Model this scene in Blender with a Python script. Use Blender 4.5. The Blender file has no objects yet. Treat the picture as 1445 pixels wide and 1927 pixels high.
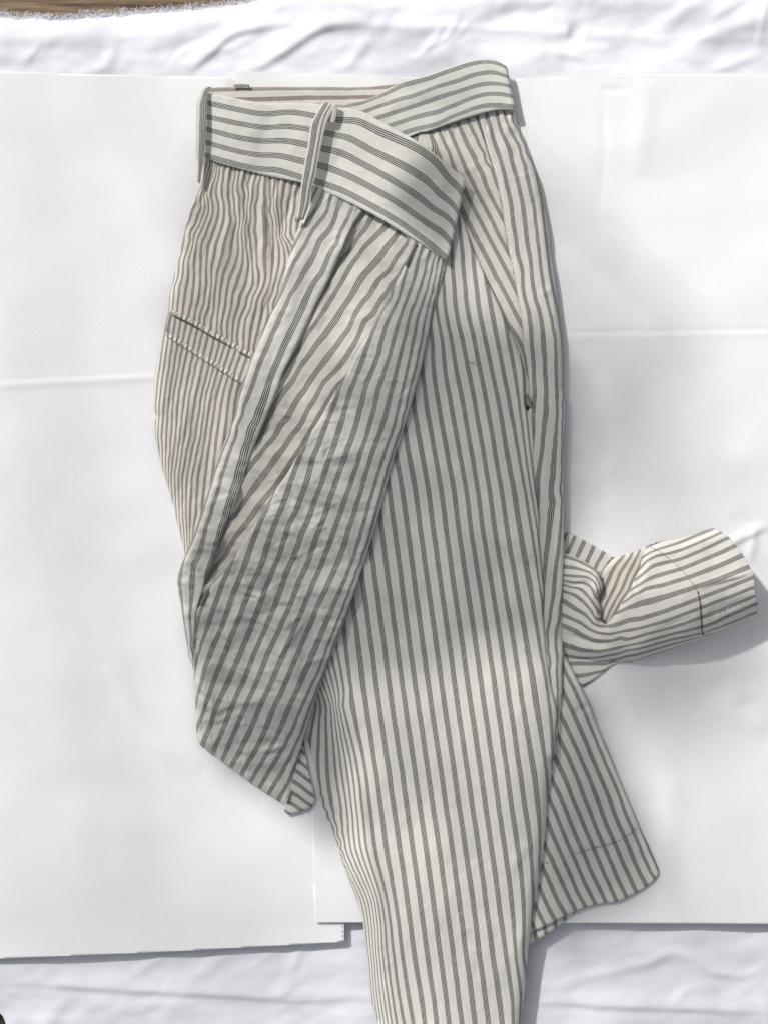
import bpy, math, random
import numpy as np
from mathutils import Vector
random.seed(7); rng = np.random.RandomState(7)

# ------------------------------------------------------------------ scale, camera, light
S = 0.00042                     # metres per unit of the plan (the cloth was measured in these units)
CX, CY = 722.5, 963.5           # plan point straight under the camera
CAMH = 3600.0                   # camera height in plan units (1.5 m)
scn = bpy.context.scene
cam_d = bpy.data.cameras.new('camera'); cam = bpy.data.objects.new('camera', cam_d)
scn.collection.objects.link(cam); scn.camera = cam
cam.location = (0, 0, CAMH*S); cam.rotation_euler = (0, 0, 0)
cam_d.sensor_fit = 'VERTICAL'; cam_d.sensor_height = 24.0
cam_d.lens = 24.0*CAMH/1927.0
cam_d.clip_start = 0.02; cam_d.clip_end = 200

SUN_EL, SUN_AZ = math.radians(42), math.radians(132)   # azimuth of the sun, counter-clockwise from +x
world = bpy.data.worlds.new('World'); scn.world = world; world.use_nodes = True
wn = world.node_tree.nodes; wl = world.node_tree.links
bg = wn['Background']; sky = wn.new('ShaderNodeTexSky'); sky.sky_type = 'NISHITA'; sky.sun_disc = False
sky.sun_elevation = SUN_EL; sky.sun_rotation = math.pi/2 - SUN_AZ
sky.air_density = 1.0; sky.dust_density = 2.5; sky.ozone_density = 1.0
hs = wn.new('ShaderNodeHueSaturation'); hs.inputs['Saturation'].default_value = 0.26
wl.new(sky.outputs[0], hs.inputs['Color']); wl.new(hs.outputs[0], bg.inputs[0]); bg.inputs[1].default_value = 0.105
sd = bpy.data.lights.new('sun', 'SUN'); sd.energy = 3.3; sd.angle = math.radians(2.4); sd.color = (1.0, 0.982, 0.962)
sun = bpy.data.objects.new('sun', sd); scn.collection.objects.link(sun)
dv = Vector((math.cos(SUN_EL)*math.cos(SUN_AZ), math.cos(SUN_EL)*math.sin(SUN_AZ), math.sin(SUN_EL)))
sun.rotation_euler = dv.to_track_quat('Z', 'Y').to_euler(); sun.location = dv*3
vs = scn.view_settings; vs.view_transform = 'Standard'; vs.look = 'None'; vs.exposure = 0.09; vs.gamma = 1.0
vs.use_curve_mapping = False

# ------------------------------------------------------------------ helpers
def T(ox, oy, f):
    return lambda *p: [(ox+f*a, oy+f*b) for a, b in p]
ZA=T(780,180,.2076); ZB=T(780,480,.2076); ZC=T(880,700,.15564); ZD=T(960,1000,.15576); ZE=T(950,1250,.166)
ZF=T(360,280,.173); ZG=T(290,500,.173); ZH=T(280,740,.17637); ZI=T(560,340,.2076); ZJ=T(440,500,.2076)
ZK=T(340,760,.2076); ZL=T(320,1040,.16609); ZM=T(1050,960,.18165); ZN=T(1150,960,.20415); ZP=T(980,1500,.19377)
Z1=T(300,80,.27682); Z2=T(600,80,.34602); Z3=T(270,400,.27682); Z6=T(300,1100,.34602); Z7=T(950,940,.34256)
Z9=T(560,1180,.34602); Z10=T(560,1527,.34602)

def to_world(x, y, z, href):
    k = 1.0 - href/CAMH          # a thing lying href above the table is that much nearer: one factor per cloth layer
    return np.stack([(x-CX)*S*k, (CY-y)*S*k, z*S], -1)

def perlin(x, y, seed=0):
    r = np.random.RandomState(seed); perm = r.permutation(256); ang = r.rand(256)*2*math.pi
    xi = np.floor(x).astype(int); yi = np.floor(y).astype(int); xf = x-xi; yf = y-yi
    def g(ix, iy, dx, dy):
        a = ang[perm[(perm[ix & 255]+iy) & 255]]; return np.cos(a)*dx+np.sin(a)*dy
    u = xf*xf*xf*(xf*(xf*6-15)+10); v = yf*yf*yf*(yf*(yf*6-15)+10)
    a = g(xi, yi, xf, yf); b = g(xi+1, yi, xf-1, yf); c = g(xi, yi+1, xf, yf-1); d = g(xi+1, yi+1, xf-1, yf-1)
    return (a*(1-u)+b*u)*(1-v)+(c*(1-u)+d*u)*v
def fbm(x, y, seed=0, o=3):
    s = 0; a = 1.0
    for i in range(o): s = s+a*perlin(x*2**i, y*2**i, seed+i*13); a *= .5
    return s
def ridged(x, y, seed=0, o=2):
    s = 0; a = 1.0
    for i in range(o): s = s+a*(1-2.2*np.abs(perlin(x*1.9**i, y*1.9**i, seed+i*17))); a *= .5
    return s

def catmull(pts, step=5.0):
    p = [np.array(q[:2], float) for q in pts]
    if len(p) == 2:
        n = max(2, int(np.hypot(*(p[1]-p[0]))/step)+1); t = np.linspace(0, 1, n)[:, None]
        return p[0]*(1-t)+p[1]*t
    out = []
    for i in range(len(p)-1):
        p0 = p[i-1] if i > 0 else 2*p[0]-p[1]; p1 = p[i]; p2 = p[i+1]; p3 = p[i+2] if i+2 < len(p) else 2*p[-1]-p[-2]
        L = np.hypot(*(p2-p1))
        # limited tangents keep uneven point spacing from looping
        m1 = (p2-p0); m2 = (p3-p1)
        m1 = m1/(np.hypot(*m1)+1e-9)*L*.9; m2 = m2/(np.hypot(*m2)+1e-9)*L*.9
        n = max(1, int(L/step)); t = (np.arange(n)/n)[:, None]
        out.append((2*t**3-3*t**2+1)*p1+(t**3-2*t**2+t)*m1+(-2*t**3+3*t**2)*p2+(t**3-t**2)*m2)
    out.append(p[-1][None]); return np.concatenate(out)

def seg_dist(px, py, line, closed=False):
    """distance to a polyline and the nearest point, chunked"""
    a = line if closed else line[:-1]; b = np.roll(line, -1, 0) if closed else line[1:]
    D = np.full(px.shape, 1e18); NX = px.copy(); NY = py.copy()
    for i in range(len(a)):
        vx, vy = b[i]-a[i]; L = vx*vx+vy*vy+1e-12
        t = np.clip(((px-a[i][0])*vx+(py-a[i][1])*vy)/L, 0, 1)
        nx = a[i][0]+t*vx; ny = a[i][1]+t*vy; d = (px-nx)**2+(py-ny)**2; m = d < D
        D = np.where(m, d, D); NX = np.where(m, nx, NX); NY = np.where(m, ny, NY)
    return np.sqrt(D), NX, NY
def inside(px, py, poly):
    r = np.zeros(px.shape, bool); n = len(poly); j = n-1
    for i in range(n):
        xi, yi = poly[i]; xj, yj = poly[j]
        if yi != yj:
            c = ((yi > py) != (yj > py)) & (px < (xj-xi)*(py-yi)/(yj-yi)+xi); r ^= c
        j = i
    return r

def stripe_field(stripes, lam=1.5, step=22):
    """thin-plate spline through the traced woven stripes: stripe number as a smooth function of the plan"""
    P = []; U = []
    for k, line in stripes:
        c = catmull(line, step) if len(line) > 1 else np.array(line, float)
        if len(c) > 60: c = c[::2]
        P.append(c); U.append(np.full(len(c), float(k)))
    P = np.concatenate(P); U = np.concatenate(U)
    # thin out
    if len(P) > 1300: s = np.arange(0, len(P), int(math.ceil(len(P)/1300))); P = P[s]; U = U[s]
    c0 = P.mean(0); Q = (P-c0)/100.0; n = len(Q)
    r2 = ((Q[:, None]-Q[None])**2).sum(-1); K = 0.5*r2*np.log(r2+1e-12)
    K[np.arange(n), np.arange(n)] += lam*0.004
    A = np.zeros((n+3, n+3)); A[:n, :n] = K; A[:n, n] = 1; A[:n, n+1:] = Q; A[n, :n] = 1; A[n+1:, :n] = Q.T
    w = np.linalg.solve(A+1e-10*np.eye(n+3), np.concatenate([U, [0, 0, 0]]))
    def f(x, y):
        X = np.stack([x, y], -1).reshape(-1, 2); X = (X-c0)/100.0; out = np.zeros(len(X))
        for i in range(0, len(X), 4000):
            q = X[i:i+4000]; r = (q[:, 0:1]-Q[None, :, 0])**2+(q[:, 1:2]-Q[None, :, 1])**2
            out[i:i+4000] = (0.5*r*np.log(r+1e-12))@w[:n]+w[n]+q@w[n+1:]
        return out.reshape(x.shape)
    return f

def idw(ctrl, x, y, eps=45.0):
    if not isinstance(ctrl, (list, tuple)): return np.full(x.shape, float(ctrl))
    num = 0; den = 0
    for cx, cy, h in ctrl:
        w = 1.0/(((x-cx)**2+(y-cy)**2+eps**2)**1.6); num = num+w*h; den = den+w
    return num/den

def creases(x, y, lst):
    """lst: (points, amplitude, width, kind) - ridge '^' smooth, 'v' sharp, 's' step (one side lower)"""
    z = np.zeros(x.shape)
    for pts, amp, w, kind in lst:
        c = catmull(pts, 8); m = (x > c[:, 0].min()-4*w) & (x < c[:, 0].max()+4*w) & (y > c[:, 1].min()-4*w) & (y < c[:, 1].max()+4*w)
        if not m.any(): continue
        d, nx, ny = seg_dist(x[m], y[m], c)
        e = c[0]; f = c[-1]; L = np.hypot(*(f-e))+1e-6
        t = np.minimum(np.hypot(nx-e[0], ny-e[1]), np.hypot(nx-f[0], ny-f[1]))/(L*.5)
        tap = np.clip(t*1.6, 0, 1)**.7
        if kind == '^': g = np.exp(-(d/w)**2)
        elif kind == 'v': g = np.clip(1-d/w, 0, 1)**1.4
        elif kind == 'a':      # asymmetric pleat: steep one side
            dx, dy = f-e; side = np.sign((x[m]-nx)*dy-(y[m]-ny)*dx); g = np.where(side > 0, np.exp(-(d/w)**2), np.exp(-(d/(w*.28))**2))
        z[m] += amp*g*tap
    return z
from mathutils.geometry import delaunay_2d_cdt
def facets(x, y, box, spacing, amp, seed, stretch=(1.0, 1.0), rot=0.0):
    """crumpled cloth: flat facets between scattered high and low points, meeting in sharp creases"""
    r = np.random.RandomState(seed); c, s = math.cos(rot), math.sin(rot)
    sx, sy = spacing*stretch[0], spacing*stretch[1]; cx, cy = (box[0]+box[2])/2, (box[1]+box[3])/2; R = np.hypot(box[2]-box[0], box[3]-box[1])/2+spacing*2
    n = int((2*R)**2/(sx*sy)); P = np.stack([r.uniform(-R, R, n), r.uniform(-R, R, n)], -1); keep = []
    if spacing < 22:                               # fine crumple: jittered lattice
        ni = int(2*R/sx); nj = int(2*R/sy); gi, gj = np.meshgrid(np.arange(ni), np.arange(nj)); keep = list(np.stack([(gi.ravel()+r.rand(ni*nj))*sx-R, (gj.ravel()+r.rand(ni*nj))*sy-R], -1)); P = []
    for q in P:                                    # rough minimum distance
        if all(((q[0]-k[0])/sx)**2+((q[1]-k[1])/sy)**2 > .22 for k in keep): keep.append(q)
    K = np.array(keep); H = r.normal(size=len(K))*amp
    _, _, tris, _, _, _ = delaunay_2d_cdt([Vector((k[0]/sx, k[1]/sy)) for k in K], [], [], 0, 1e-6)
    u = ((x-cx)*c+(y-cy)*s)/sx; v = (-(x-cx)*s+(y-cy)*c)/sy; Q = K/np.array([sx, sy]); z = np.zeros(x.shape)
    for t in tris:
        a, b, d = Q[t[0]], Q[t[1]], Q[t[2]]; lo = np.minimum(np.minimum(a, b), d); hi = np.maximum(np.maximum(a, b), d)
        m = np.nonzero((u >= lo[0]) & (u <= hi[0]) & (v >= lo[1]) & (v <= hi[1]))[0]
        if not len(m): continue
        den = (b[1]-d[1])*(a[0]-d[0])+(d[0]-b[0])*(a[1]-d[1])
        if abs(den) < 1e-9: continue
        w0 = ((b[1]-d[1])*(u[m]-d[0])+(d[0]-b[0])*(v[m]-d[1]))/den; w1 = ((d[1]-a[1])*(u[m]-d[0])+(a[0]-d[0])*(v[m]-d[1]))/den; w2 = 1-w0-w1
        k = (w0 >= -1e-6) & (w1 >= -1e-6) & (w2 >= -1e-6); z[m[k]] = w0[k]*H[t[0]]+w1[k]*H[t[1]]+w2[k]*H[t[2]]
    return z
def rand_creases(n, box, amp, w, ang, spread, seed, L=(25, 70)):
    r = np.random.RandomState(seed); out = []
    for i in range(n):
        x = r.uniform(box[0], box[2]); y = r.uniform(box[1], box[3]); a = ang+r.normal()*spread; l = r.uniform(*L)
        b = a+r.normal()*.35
        p = [(x, y), (x+l*.5*math.cos(a), y+l*.5*math.sin(a)), (x+l*.5*(math.cos(a)+math.cos(b)), y+l*.5*(math.sin(a)+math.sin(b)))]
        out.append((p, amp*r.uniform(.4, 1)*(1 if r.rand() < .6 else -.7), w*r.uniform(.6, 1.4), 'va'[r.rand() < .5]))
    return out

def puckers(pts, n, amp, ln, ang, seed, w=2.2):
    """short alternating ridges where gathered cloth leaves a seam"""
    c = catmull(pts, 2); r = np.random.RandomState(seed); out = []
    for i in range(n):
        q = c[int((i+.5+r.uniform(-.3, .3))/n*(len(c)-1))]; l = ln*r.uniform(.5, 1.3); a = ang+r.normal()*.15
        out.append(([(q[0]-4*math.cos(a), q[1]-4*math.sin(a)), (q[0]+l*.5*math.cos(a), q[1]+l*.5*math.sin(a)), (q[0]+l*math.cos(a), q[1]+l*math.sin(a))], amp*r.uniform(.5, 1.2)*(1 if i % 2 else -1), w*r.uniform(.8, 1.6), '^'))
    return out
COL = scn.collection
ZFUN = {}     # the height field of every cloth piece, so that stitches lie on it
def lay(o, x, y): return float(ZFUN[o.name](np.array([float(x)]), np.array([float(y)]))[0])
def new_obj(name, mesh, mat, parent=None, thick=0):
    o = bpy.data.objects.new(name, mesh); COL.objects.link(o)
    if mat: mesh.materials.append(mat)
    if parent: o.parent = parent
    if thick:
        m = o.modifiers.new('thickness', 'SOLIDIFY'); m.thickness = thick*S; m.offset = -1
    return o
def tag(o, label=None, cat=None, kind=None, group=None):
    if label: o['label'] = label
    if cat: o['category'] = cat
    if kind: o['kind'] = kind
    if group: o['group'] = group
    return o

def grid_mesh(name, outline, zfun, href=0, step=3.0, ufun=None, smooth_outline=True, corners=()):
    """fills an outline with a fine quad grid whose rim is snapped to the outline"""
    if smooth_outline:
        pieces = []; idx = sorted(corners) if corners else [0]
        n = len(outline)
        if len(idx) == 1: idx = [idx[0], idx[0]+n]
        else: idx = list(idx)+[idx[0]+n]
        for a, b in zip(idx[:-1], idx[1:]):
            pieces.append(catmull([outline[i % n] for i in range(a, b+1)], 5)[:-1])
        poly = np.concatenate(pieces)
    else: poly = np.array(outline, float)
    x0, y0 = poly.min(0)-step*1.5; x1, y1 = poly.max(0)+step*1.5
    gx = np.arange(x0, x1+step, step); gy = np.arange(y0, y1+step, step)
    X, Y = np.meshgrid(gx, gy); ins = inside(X, Y, poly)
    cell = ins[:-1, :-1] | ins[1:, :-1] | ins[:-1, 1:] | ins[1:, 1:]
    need = np.zeros(X.shape, bool)
    need[:-1, :-1] |= cell; need[1:, :-1] |= cell; need[:-1, 1:] |= cell; need[1:, 1:] |= cell
    out = need & ~ins
    x = X.copy(); y = Y.copy()
    d, nx, ny = seg_dist(X[out], Y[out], poly, True)
    x[out] = nx; y[out] = ny
    for i in corners:                       # sharp corners get a vertex of their own
        c = outline[i % len(outline)]
        dd = np.where(need, (x-c[0])**2+(y-c[1])**2, 1e18); k = np.unravel_index(dd.argmin(), dd.shape)
        x[k] = c[0]; y[k] = c[1]
    ids = -np.ones(X.shape, int); ids[need] = np.arange(need.sum())
    px = x[need]; py = y[need]; pz = zfun(px, py)
    cs = np.argwhere(cell); i, j = cs[:, 0], cs[:, 1]
    F = np.stack([ids[i+1, j], ids[i+1, j+1], ids[i, j+1], ids[i, j]], -1)
    co = to_world(px, py, pz, href)
    me = bpy.data.meshes.new(name); me.vertices.add(len(px)); me.vertices.foreach_set('co', co.ravel())
    me.loops.add(F.size); me.loops.foreach_set('vertex_index', F.ravel())
    me.polygons.add(len(F)); me.polygons.foreach_set('loop_start', np.arange(len(F))*4); me.polygons.foreach_set('loop_total', np.full(len(F), 4))
    me.polygons.foreach_set('use_smooth', np.ones(len(F), bool))
    uv = me.uv_layers.new(name='UVMap')
    U = ufun(px, py) if ufun is not None else px/24.0
    arr = np.stack([U, py/24.0], -1)[F.ravel()]
    uv.data.foreach_set('uv', arr.ravel().astype(np.float32))
    me.update(); me.validate()
    return me

def panel(name, outline, stripes, mat, parent, href, height, rolls=(), fold=(), noise=(), wob=(1.3, 38), corners=(), step=3.0, thick=1.1, lam=1.5, seed=1):
    """one piece of striped cloth. rolls: (first, last outline point, drop, radius) edges that turn down;
    fold: hand placed creases; noise: (kind, amp, wavelength x, wavelength y, rotation)"""
    uf = stripe_field(stripes, lam)
    rl = []
    n = len(outline)
    for a, b, drop, rad in rolls:
        rl.append((catmull([outline[i % n] for i in range(a, b+1)], 6), drop, rad))
    def nz(x, y):
        z = np.zeros(x.shape)
        for q, (kind, amp, lx, ly, rot) in enumerate(noise):
            c, s = (math.cos(rot), math.sin(rot)) if not isinstance(rot, tuple) else (1, 0)
            if kind != 'c': a = (x*c+y*s)/lx; b = (-x*s+y*c)/ly
            if kind == 'c':      # crumple: amplitude, spacing, weight function
                wt = lx(x, y); z = z+wt*facets(x+2.5*perlin(x/9, y/9, 3), y+2.5*perlin(x/9+5, y/9, 4), (x.min(), y.min(), x.max(), y.max()), ly, amp, seed*7+q, rot[0], rot[1]); continue
            if kind == 'r': z = z+amp*ridged(a, b, seed*31+q)
            else: z = z+amp*fbm(a, b, seed*31+q)
        return z
    def zf(x, y):
        z = idw(height, x, y)+nz(x, y)
        if len(fold): z = z+creases(x, y, fold)
        for c, drop, rad in rl:
            d = seg_dist(x, y, c)[0]; t = np.clip(d/rad, 0, 1)
            z = z-drop*(1-np.sqrt(np.clip(1-(1-t)**2, 0, 1)))
        return z
    def uu(x, y):
        a, w = wob
        dx = a*fbm(x/w, y/w, seed+101, 2)*1.6; dy = a*fbm(x/w, y/w, seed+202, 2)
        return uf(x+dx, y+dy)
    me = grid_mesh(name, outline, zf, href, step, uu, True, corners)
    o = new_obj(name, me, mat, parent, thick); ZFUN[o.name] = zf
    return o

def tube(name, pts, rad, mat, parent, href=0, nseg=8, join=None, ufun=None, taper=False, flat=1.0):
    """round cord through plan points (x, y, z)"""
    p = np.array(pts, float); n = len(p); V = []; F = []; UVs = []
    tang = np.gradient(p, axis=0); tang /= np.linalg.norm(tang, axis=1)[:, None]+1e-9
    L = np.concatenate([[0], np.cumsum(np.linalg.norm(np.diff(p, axis=0), axis=1))])
    for i in range(n):
        t = tang[i]; up = np.array([0, 0, 1.0]); s = np.cross(t, up); s /= np.linalg.norm(s)+1e-9; u = np.cross(s, t)
        r = rad*(math.sin(math.pi*min(1, max(0.02, (i+.3)/n)))**.3 if taper else 1)
        for k in range(nseg):
            a = 2*math.pi*k/nseg; V.append(p[i]+s*math.cos(a)*r+u*math.sin(a)*r*flat); UVs.append(L[i]/24)
    for i in range(n-1):
        for k in range(nseg):
            k2 = (k+1) % nseg; F.append((i*nseg+k, i*nseg+k2, (i+1)*nseg+k2, (i+1)*nseg+k))
    F.append(tuple(range(nseg))); F.append(tuple(reversed(range((n-1)*nseg, n*nseg))))
    if join is not None:
        off = len(join[0]); join[0].extend(V); join[1].extend([tuple(q+off for q in f) for f in F]); return
    V = np.array(V); co = to_world(V[:, 0], V[:, 1], V[:, 2], href)
    me = bpy.data.meshes.new(name); me.from_pydata([tuple(c) for c in co], [], F)
    uv = me.uv_layers.new(name='UVMap')
    for l in me.loops: uv.data[l.index].uv = ((ufun(V[l.vertex_index][0], V[l.vertex_index][1]) if ufun else UVs[l.vertex_index]), 0)
    for q in me.polygons: q.use_smooth = True
    me.update(); return new_obj(name, me, mat, parent)
def joined(name, buf, mat, parent, href=0, kind=None):
    V = np.array(buf[0]); co = to_world(V[:, 0], V[:, 1], V[:, 2], href)
    me = bpy.data.meshes.new(name); me.from_pydata([tuple(c) for c in co], [], buf[1])
    for q in me.polygons: q.use_smooth = True
    me.update(); o = new_obj(name, me, mat, parent)
    if kind: o['kind'] = kind
    return o

# ------------------------------------------------------------------ materials
def mat_new(name):
    m = bpy.data.materials.new(name); m.use_nodes = True; nt = m.node_tree
    return m, nt, nt.nodes, nt.links, nt.nodes['Principled BSDF']
def mnode(N, L, op, a, b=None, c=None, clamp=False):
    n = N.new('ShaderNodeMath'); n.operation = op; n.use_clamp = clamp
    for i, v in enumerate((a, b, c)):
        if v is None: continue
        if isinstance(v, (int, float)): n.inputs[i].default_value = v
        else: L.new(v, n.inputs[i])
    return n.outputs[0]
def fabric(name, ground=(.70, .675, .60), ink=(.035, .036, .036), solid=0.0, groundb=None, half=.197, slub=1.0, rough=.75, spec=.25):
    """striped ticking: every repeat carries four fine dark lines; 'solid' fills the gaps between them (reverse of the weave)"""
    m, nt, N, L, B = mat_new(name)
    uv = N.new('ShaderNodeUVMap'); uv.uv_map = 'UVMap'; sp = N.new('ShaderNodeSeparateXYZ'); L.new(uv.outputs[0], sp.inputs[0])
    tc = N.new('ShaderNodeTexCoord')
    n0 = N.new('ShaderNodeTexNoise'); n0.inputs['Scale'].default_value = 900; n0.inputs['Detail'].default_value = 2; L.new(tc.outputs['Object'], n0.inputs['Vector'])
    jit = mnode(N, L, 'MULTIPLY', mnode(N, L, 'SUBTRACT', n0.outputs['Fac'], .5), .008)
    u = mnode(N, L, 'ADD', sp.outputs[0], jit)
    f = mnode(N, L, 'SUBTRACT', mnode(N, L, 'FRACT', mnode(N, L, 'ADD', u, .5)), .5)          # -0.5..0.5 about the stripe centre
    a = mnode(N, L, 'ABSOLUTE', f)
    band = mnode(N, L, 'SUBTRACT', 1, mnode(N, L, 'MULTIPLY', mnode(N, L, 'SUBTRACT', a, half-.008), 60, clamp=True), clamp=True)
    q = mnode(N, L, 'MULTIPLY', mnode(N, L, 'ADD', f, half), 4/(2*half))                       # 0..4 across the band
    l = mnode(N, L, 'ABSOLUTE', mnode(N, L, 'SUBTRACT', mnode(N, L, 'FRACT', q), .5))
    line = mnode(N, L, 'SUBTRACT', 1, mnode(N, L, 'MULTIPLY', mnode(N, L, 'SUBTRACT', l, .225), 7, clamp=True), clamp=True)
    fill = mnode(N, L, 'MAXIMUM', line, solid)
    fac = mnode(N, L, 'MULTIPLY', band, fill)
    nv = N.new('ShaderNodeTexNoise'); nv.inputs['Scale'].default_value = 260; nv.inputs['Detail'].default_value = 3; L.new(tc.outputs['Object'], nv.inputs['Vector'])
    fac = mnode(N, L, 'MULTIPLY', fac, mnode(N, L, 'ADD', .78, mnode(N, L, 'MULTIPLY', nv.outputs['Fac'], .36)), clamp=True)
    nb = N.new('ShaderNodeTexNoise'); nb.inputs['Scale'].default_value = 22; nb.inputs['Detail'].default_value = 4; L.new(tc.outputs['Object'], nb.inputs['Vector'])
    g = N.new('ShaderNodeMix'); g.data_type = 'RGBA'; L.new(nb.outputs['Fac'], g.inputs['Factor'])
    g.inputs['A'].default_value = (*[c*1.03 for c in ground], 1); g.inputs['B'].default_value = (*(groundb or [ground[0]*.95, ground[1]*.955, ground[2]*.97]), 1)
    n2 = N.new('ShaderNodeTexNoise'); n2.inputs['Scale'].default_value = 1500; n2.inputs['Detail'].default_value = 2; L.new(tc.outputs['Object'], n2.inputs['Vector'])
    gr = N.new('ShaderNodeMix'); gr.data_type = 'RGBA'; gr.blend_type = 'MULTIPLY'; gr.inputs['Factor'].default_value = .3*slub
    L.new(g.outputs['Result'], gr.inputs['A']); L.new(n2.outputs['Fac'], gr.inputs['B'])
    mx = N.new('ShaderNodeMix'); mx.data_type = 'RGBA'; L.new(fac, mx.inputs['Factor']); L.new(gr.outputs['Result'], mx.inputs['A']); mx.inputs['B'].default_value = (*ink, 1)
    L.new(mx.outputs['Result'], B.inputs['Base Color']); B.inputs['Roughness'].default_value = rough
    B.inputs['Specular IOR Level'].default_value = spec
    try: B.inputs['Sheen Weight'].default_value = .12; B.inputs['Sheen Roughness'].default_value = .5
    except Exception: pass
    b1 = N.new('ShaderNodeBump'); b1.inputs['Strength'].default_value = .35; b1.inputs['Distance'].default_value = .0003; L.new(n2.outputs['Fac'], b1.inputs['Height'])
    n3 = N.new('ShaderNodeTexNoise'); n3.inputs['Scale'].default_value = 120; n3.inputs['Detail'].default_value = 5; n3.inputs['Roughness'].default_value = .6; L.new(tc.outputs['Object'], n3.inputs['Vector'])
    b2 = N.new('ShaderNodeBump'); b2.inputs['Strength'].default_value = .35; b2.inputs['Distance'].default_value = .0012*slub; L.new(n3.outputs['Fac'], b2.inputs['Height']); L.new(b1.outputs[0], b2.inputs['Normal'])
    L.new(b2.outputs[0], B.inputs['Normal'])
    return m
F_OUT = fabric('ticking_face', ground=(.75, .715, .645), solid=.28)
F_LEG = fabric('ticking_crumpled', ground=(.74, .71, .64), slub=1.4, rough=.55, solid=.2, spec=.3)
F_FACE = fabric('ticking_warm', solid=.15, ground=(.745, .705, .63), groundb=(.69, .65, .57), slub=1.2)
F_BACK = fabric('ticking_reverse', ground=(.735, .695, .61), ink=(.225, .185, .16), solid=.85, half=.215)
F_PIPE = fabric('ticking_piping', ground=(.86, .83, .76), ink=(.30, .275, .25), solid=.9, half=.2)
F_BAND = fabric('ticking_waistband', ground=(.765, .74, .665), solid=.12)
F_SIDE = fabric('ticking_side', ground=(.70, .68, .61), ink=(.075, .08, .085), solid=.25)

def plain_cloth(name, c1, c2, weave=1400, bump=.0002, big=8, rough=.8):
    m, nt, N, L, B = mat_new(name); tc = N.new('ShaderNodeTexCoord')
    nb = N.new('ShaderNodeTexNoise'); nb.inputs['Scale'].default_value = big; nb.inputs['Detail'].default_value = 5; L.new(tc.outputs['Object'], nb.inputs['Vector'])
    mx = N.new('ShaderNodeMix'); mx.data_type = 'RGBA'; L.new(nb.outputs['Fac'], mx.inputs['Factor']); mx.inputs['A'].default_value = (*c1, 1); mx.inputs['B'].default_value = (*c2, 1)
    n2 = N.new('ShaderNodeTexNoise'); n2.inputs['Scale'].default_value = weave; n2.inputs['Detail'].default_value = 2; L.new(tc.outputs['Object'], n2.inputs['Vector'])
    gr = N.new('ShaderNodeMix'); gr.data_type = 'RGBA'; gr.blend_type = 'MULTIPLY'; gr.inputs['Factor'].default_value = .2
    L.new(mx.outputs['Result'], gr.inputs['A']); L.new(n2.outputs['Fac'], gr.inputs['B'])
    L.new(gr.outputs['Result'], B.inputs['Base Color']); B.inputs['Roughness'].default_value = rough; B.inputs['Specular IOR Level'].default_value = .25
    b1 = N.new('ShaderNodeBump'); b1.inputs['Strength'].default_value = .3; b1.inputs['Distance'].default_value = bump; L.new(n2.outputs['Fac'], b1.inputs['Height']); L.new(b1.outputs[0], B.inputs['Normal'])
    return m
M_SHEET = plain_cloth('white_sheet_cloth', (.815, .81, .86), (.84, .835, .875))
M_PAPER = plain_cloth('backing_white', (.84, .835, .835), (.88, .872, .865), weave=1100, bump=.0003, rough=.7)
M_THREAD = plain_cloth('white_thread', (.80, .79, .85), (.84, .83, .88))
def flat_mat(name, c, rough=.8):
    m, nt, N, L, B = mat_new(name); tc = N.new('ShaderNodeTexCoord'); n = N.new('ShaderNodeTexNoise'); n.inputs['Scale'].default_value = 900
    L.new(tc.outputs['Object'], n.inputs['Vector']); r = N.new('ShaderNodeMix'); r.data_type = 'RGBA'; L.new(n.outputs['Fac'], r.inputs['Factor'])
    r.inputs['A'].default_value = (*[v*.7 for v in c], 1); r.inputs['B'].default_value = (*[min(1, v*1.3) for v in c], 1)
    L.new(r.outputs['Result'], B.inputs['Base Color']); B.inputs['Roughness'].default_value = rough; return m
M_TACK = flat_mat('grey_thread', (.19, .19, .195)); M_TACK2 = flat_mat('pale_thread', (.30, .29, .27)); M_SLIT_SHADE = flat_mat('slit_shade', (.10, .09, .07)); M_SEAM = flat_mat('seam_thread', (.22, .20, .17)); M_DARKTHR = flat_mat('dark_thread', (.05, .05, .055))
M_LINT = flat_mat('fibre', (.12, .10, .09))
def wood():
    m, nt, N, L, B = mat_new('weathered_wood'); tc = N.new('ShaderNodeTexCoord'); mp = N.new('ShaderNodeMapping'); L.new(tc.outputs['Object'], mp.inputs['Vector'])
    mp.inputs['Scale'].default_value = (6, 90, 20); mp.inputs['Rotation'].default_value = (0, 0, -.1)
    n = N.new('ShaderNodeTexNoise'); n.inputs['Scale'].default_value = 2.2; n.inputs['Detail'].default_value = 7; n.inputs['Roughness'].default_value = .65; L.new(mp.outputs[0], n.inputs['Vector'])
    r = N.new('ShaderNodeValToRGB'); L.new(n.outputs['Fac'], r.inputs[0]); e = r.color_ramp.elements
    e[0].position = .3; e[0].color = (.055, .032, .018, 1); e[1].position = .72; e[1].color = (.36, .27, .18, 1); k = e.new(.5); k.color = (.19, .13, .075, 1)
    L.new(r.outputs[0], B.inputs['Base Color']); B.inputs['Roughness'].default_value = .8
    b = N.new('ShaderNodeBump'); b.inputs['Distance'].default_value = .002; L.new(n.outputs['Fac'], b.inputs['Height']); L.new(b.outputs[0], B.inputs['Normal']); return m
M_WOOD = wood()

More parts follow.
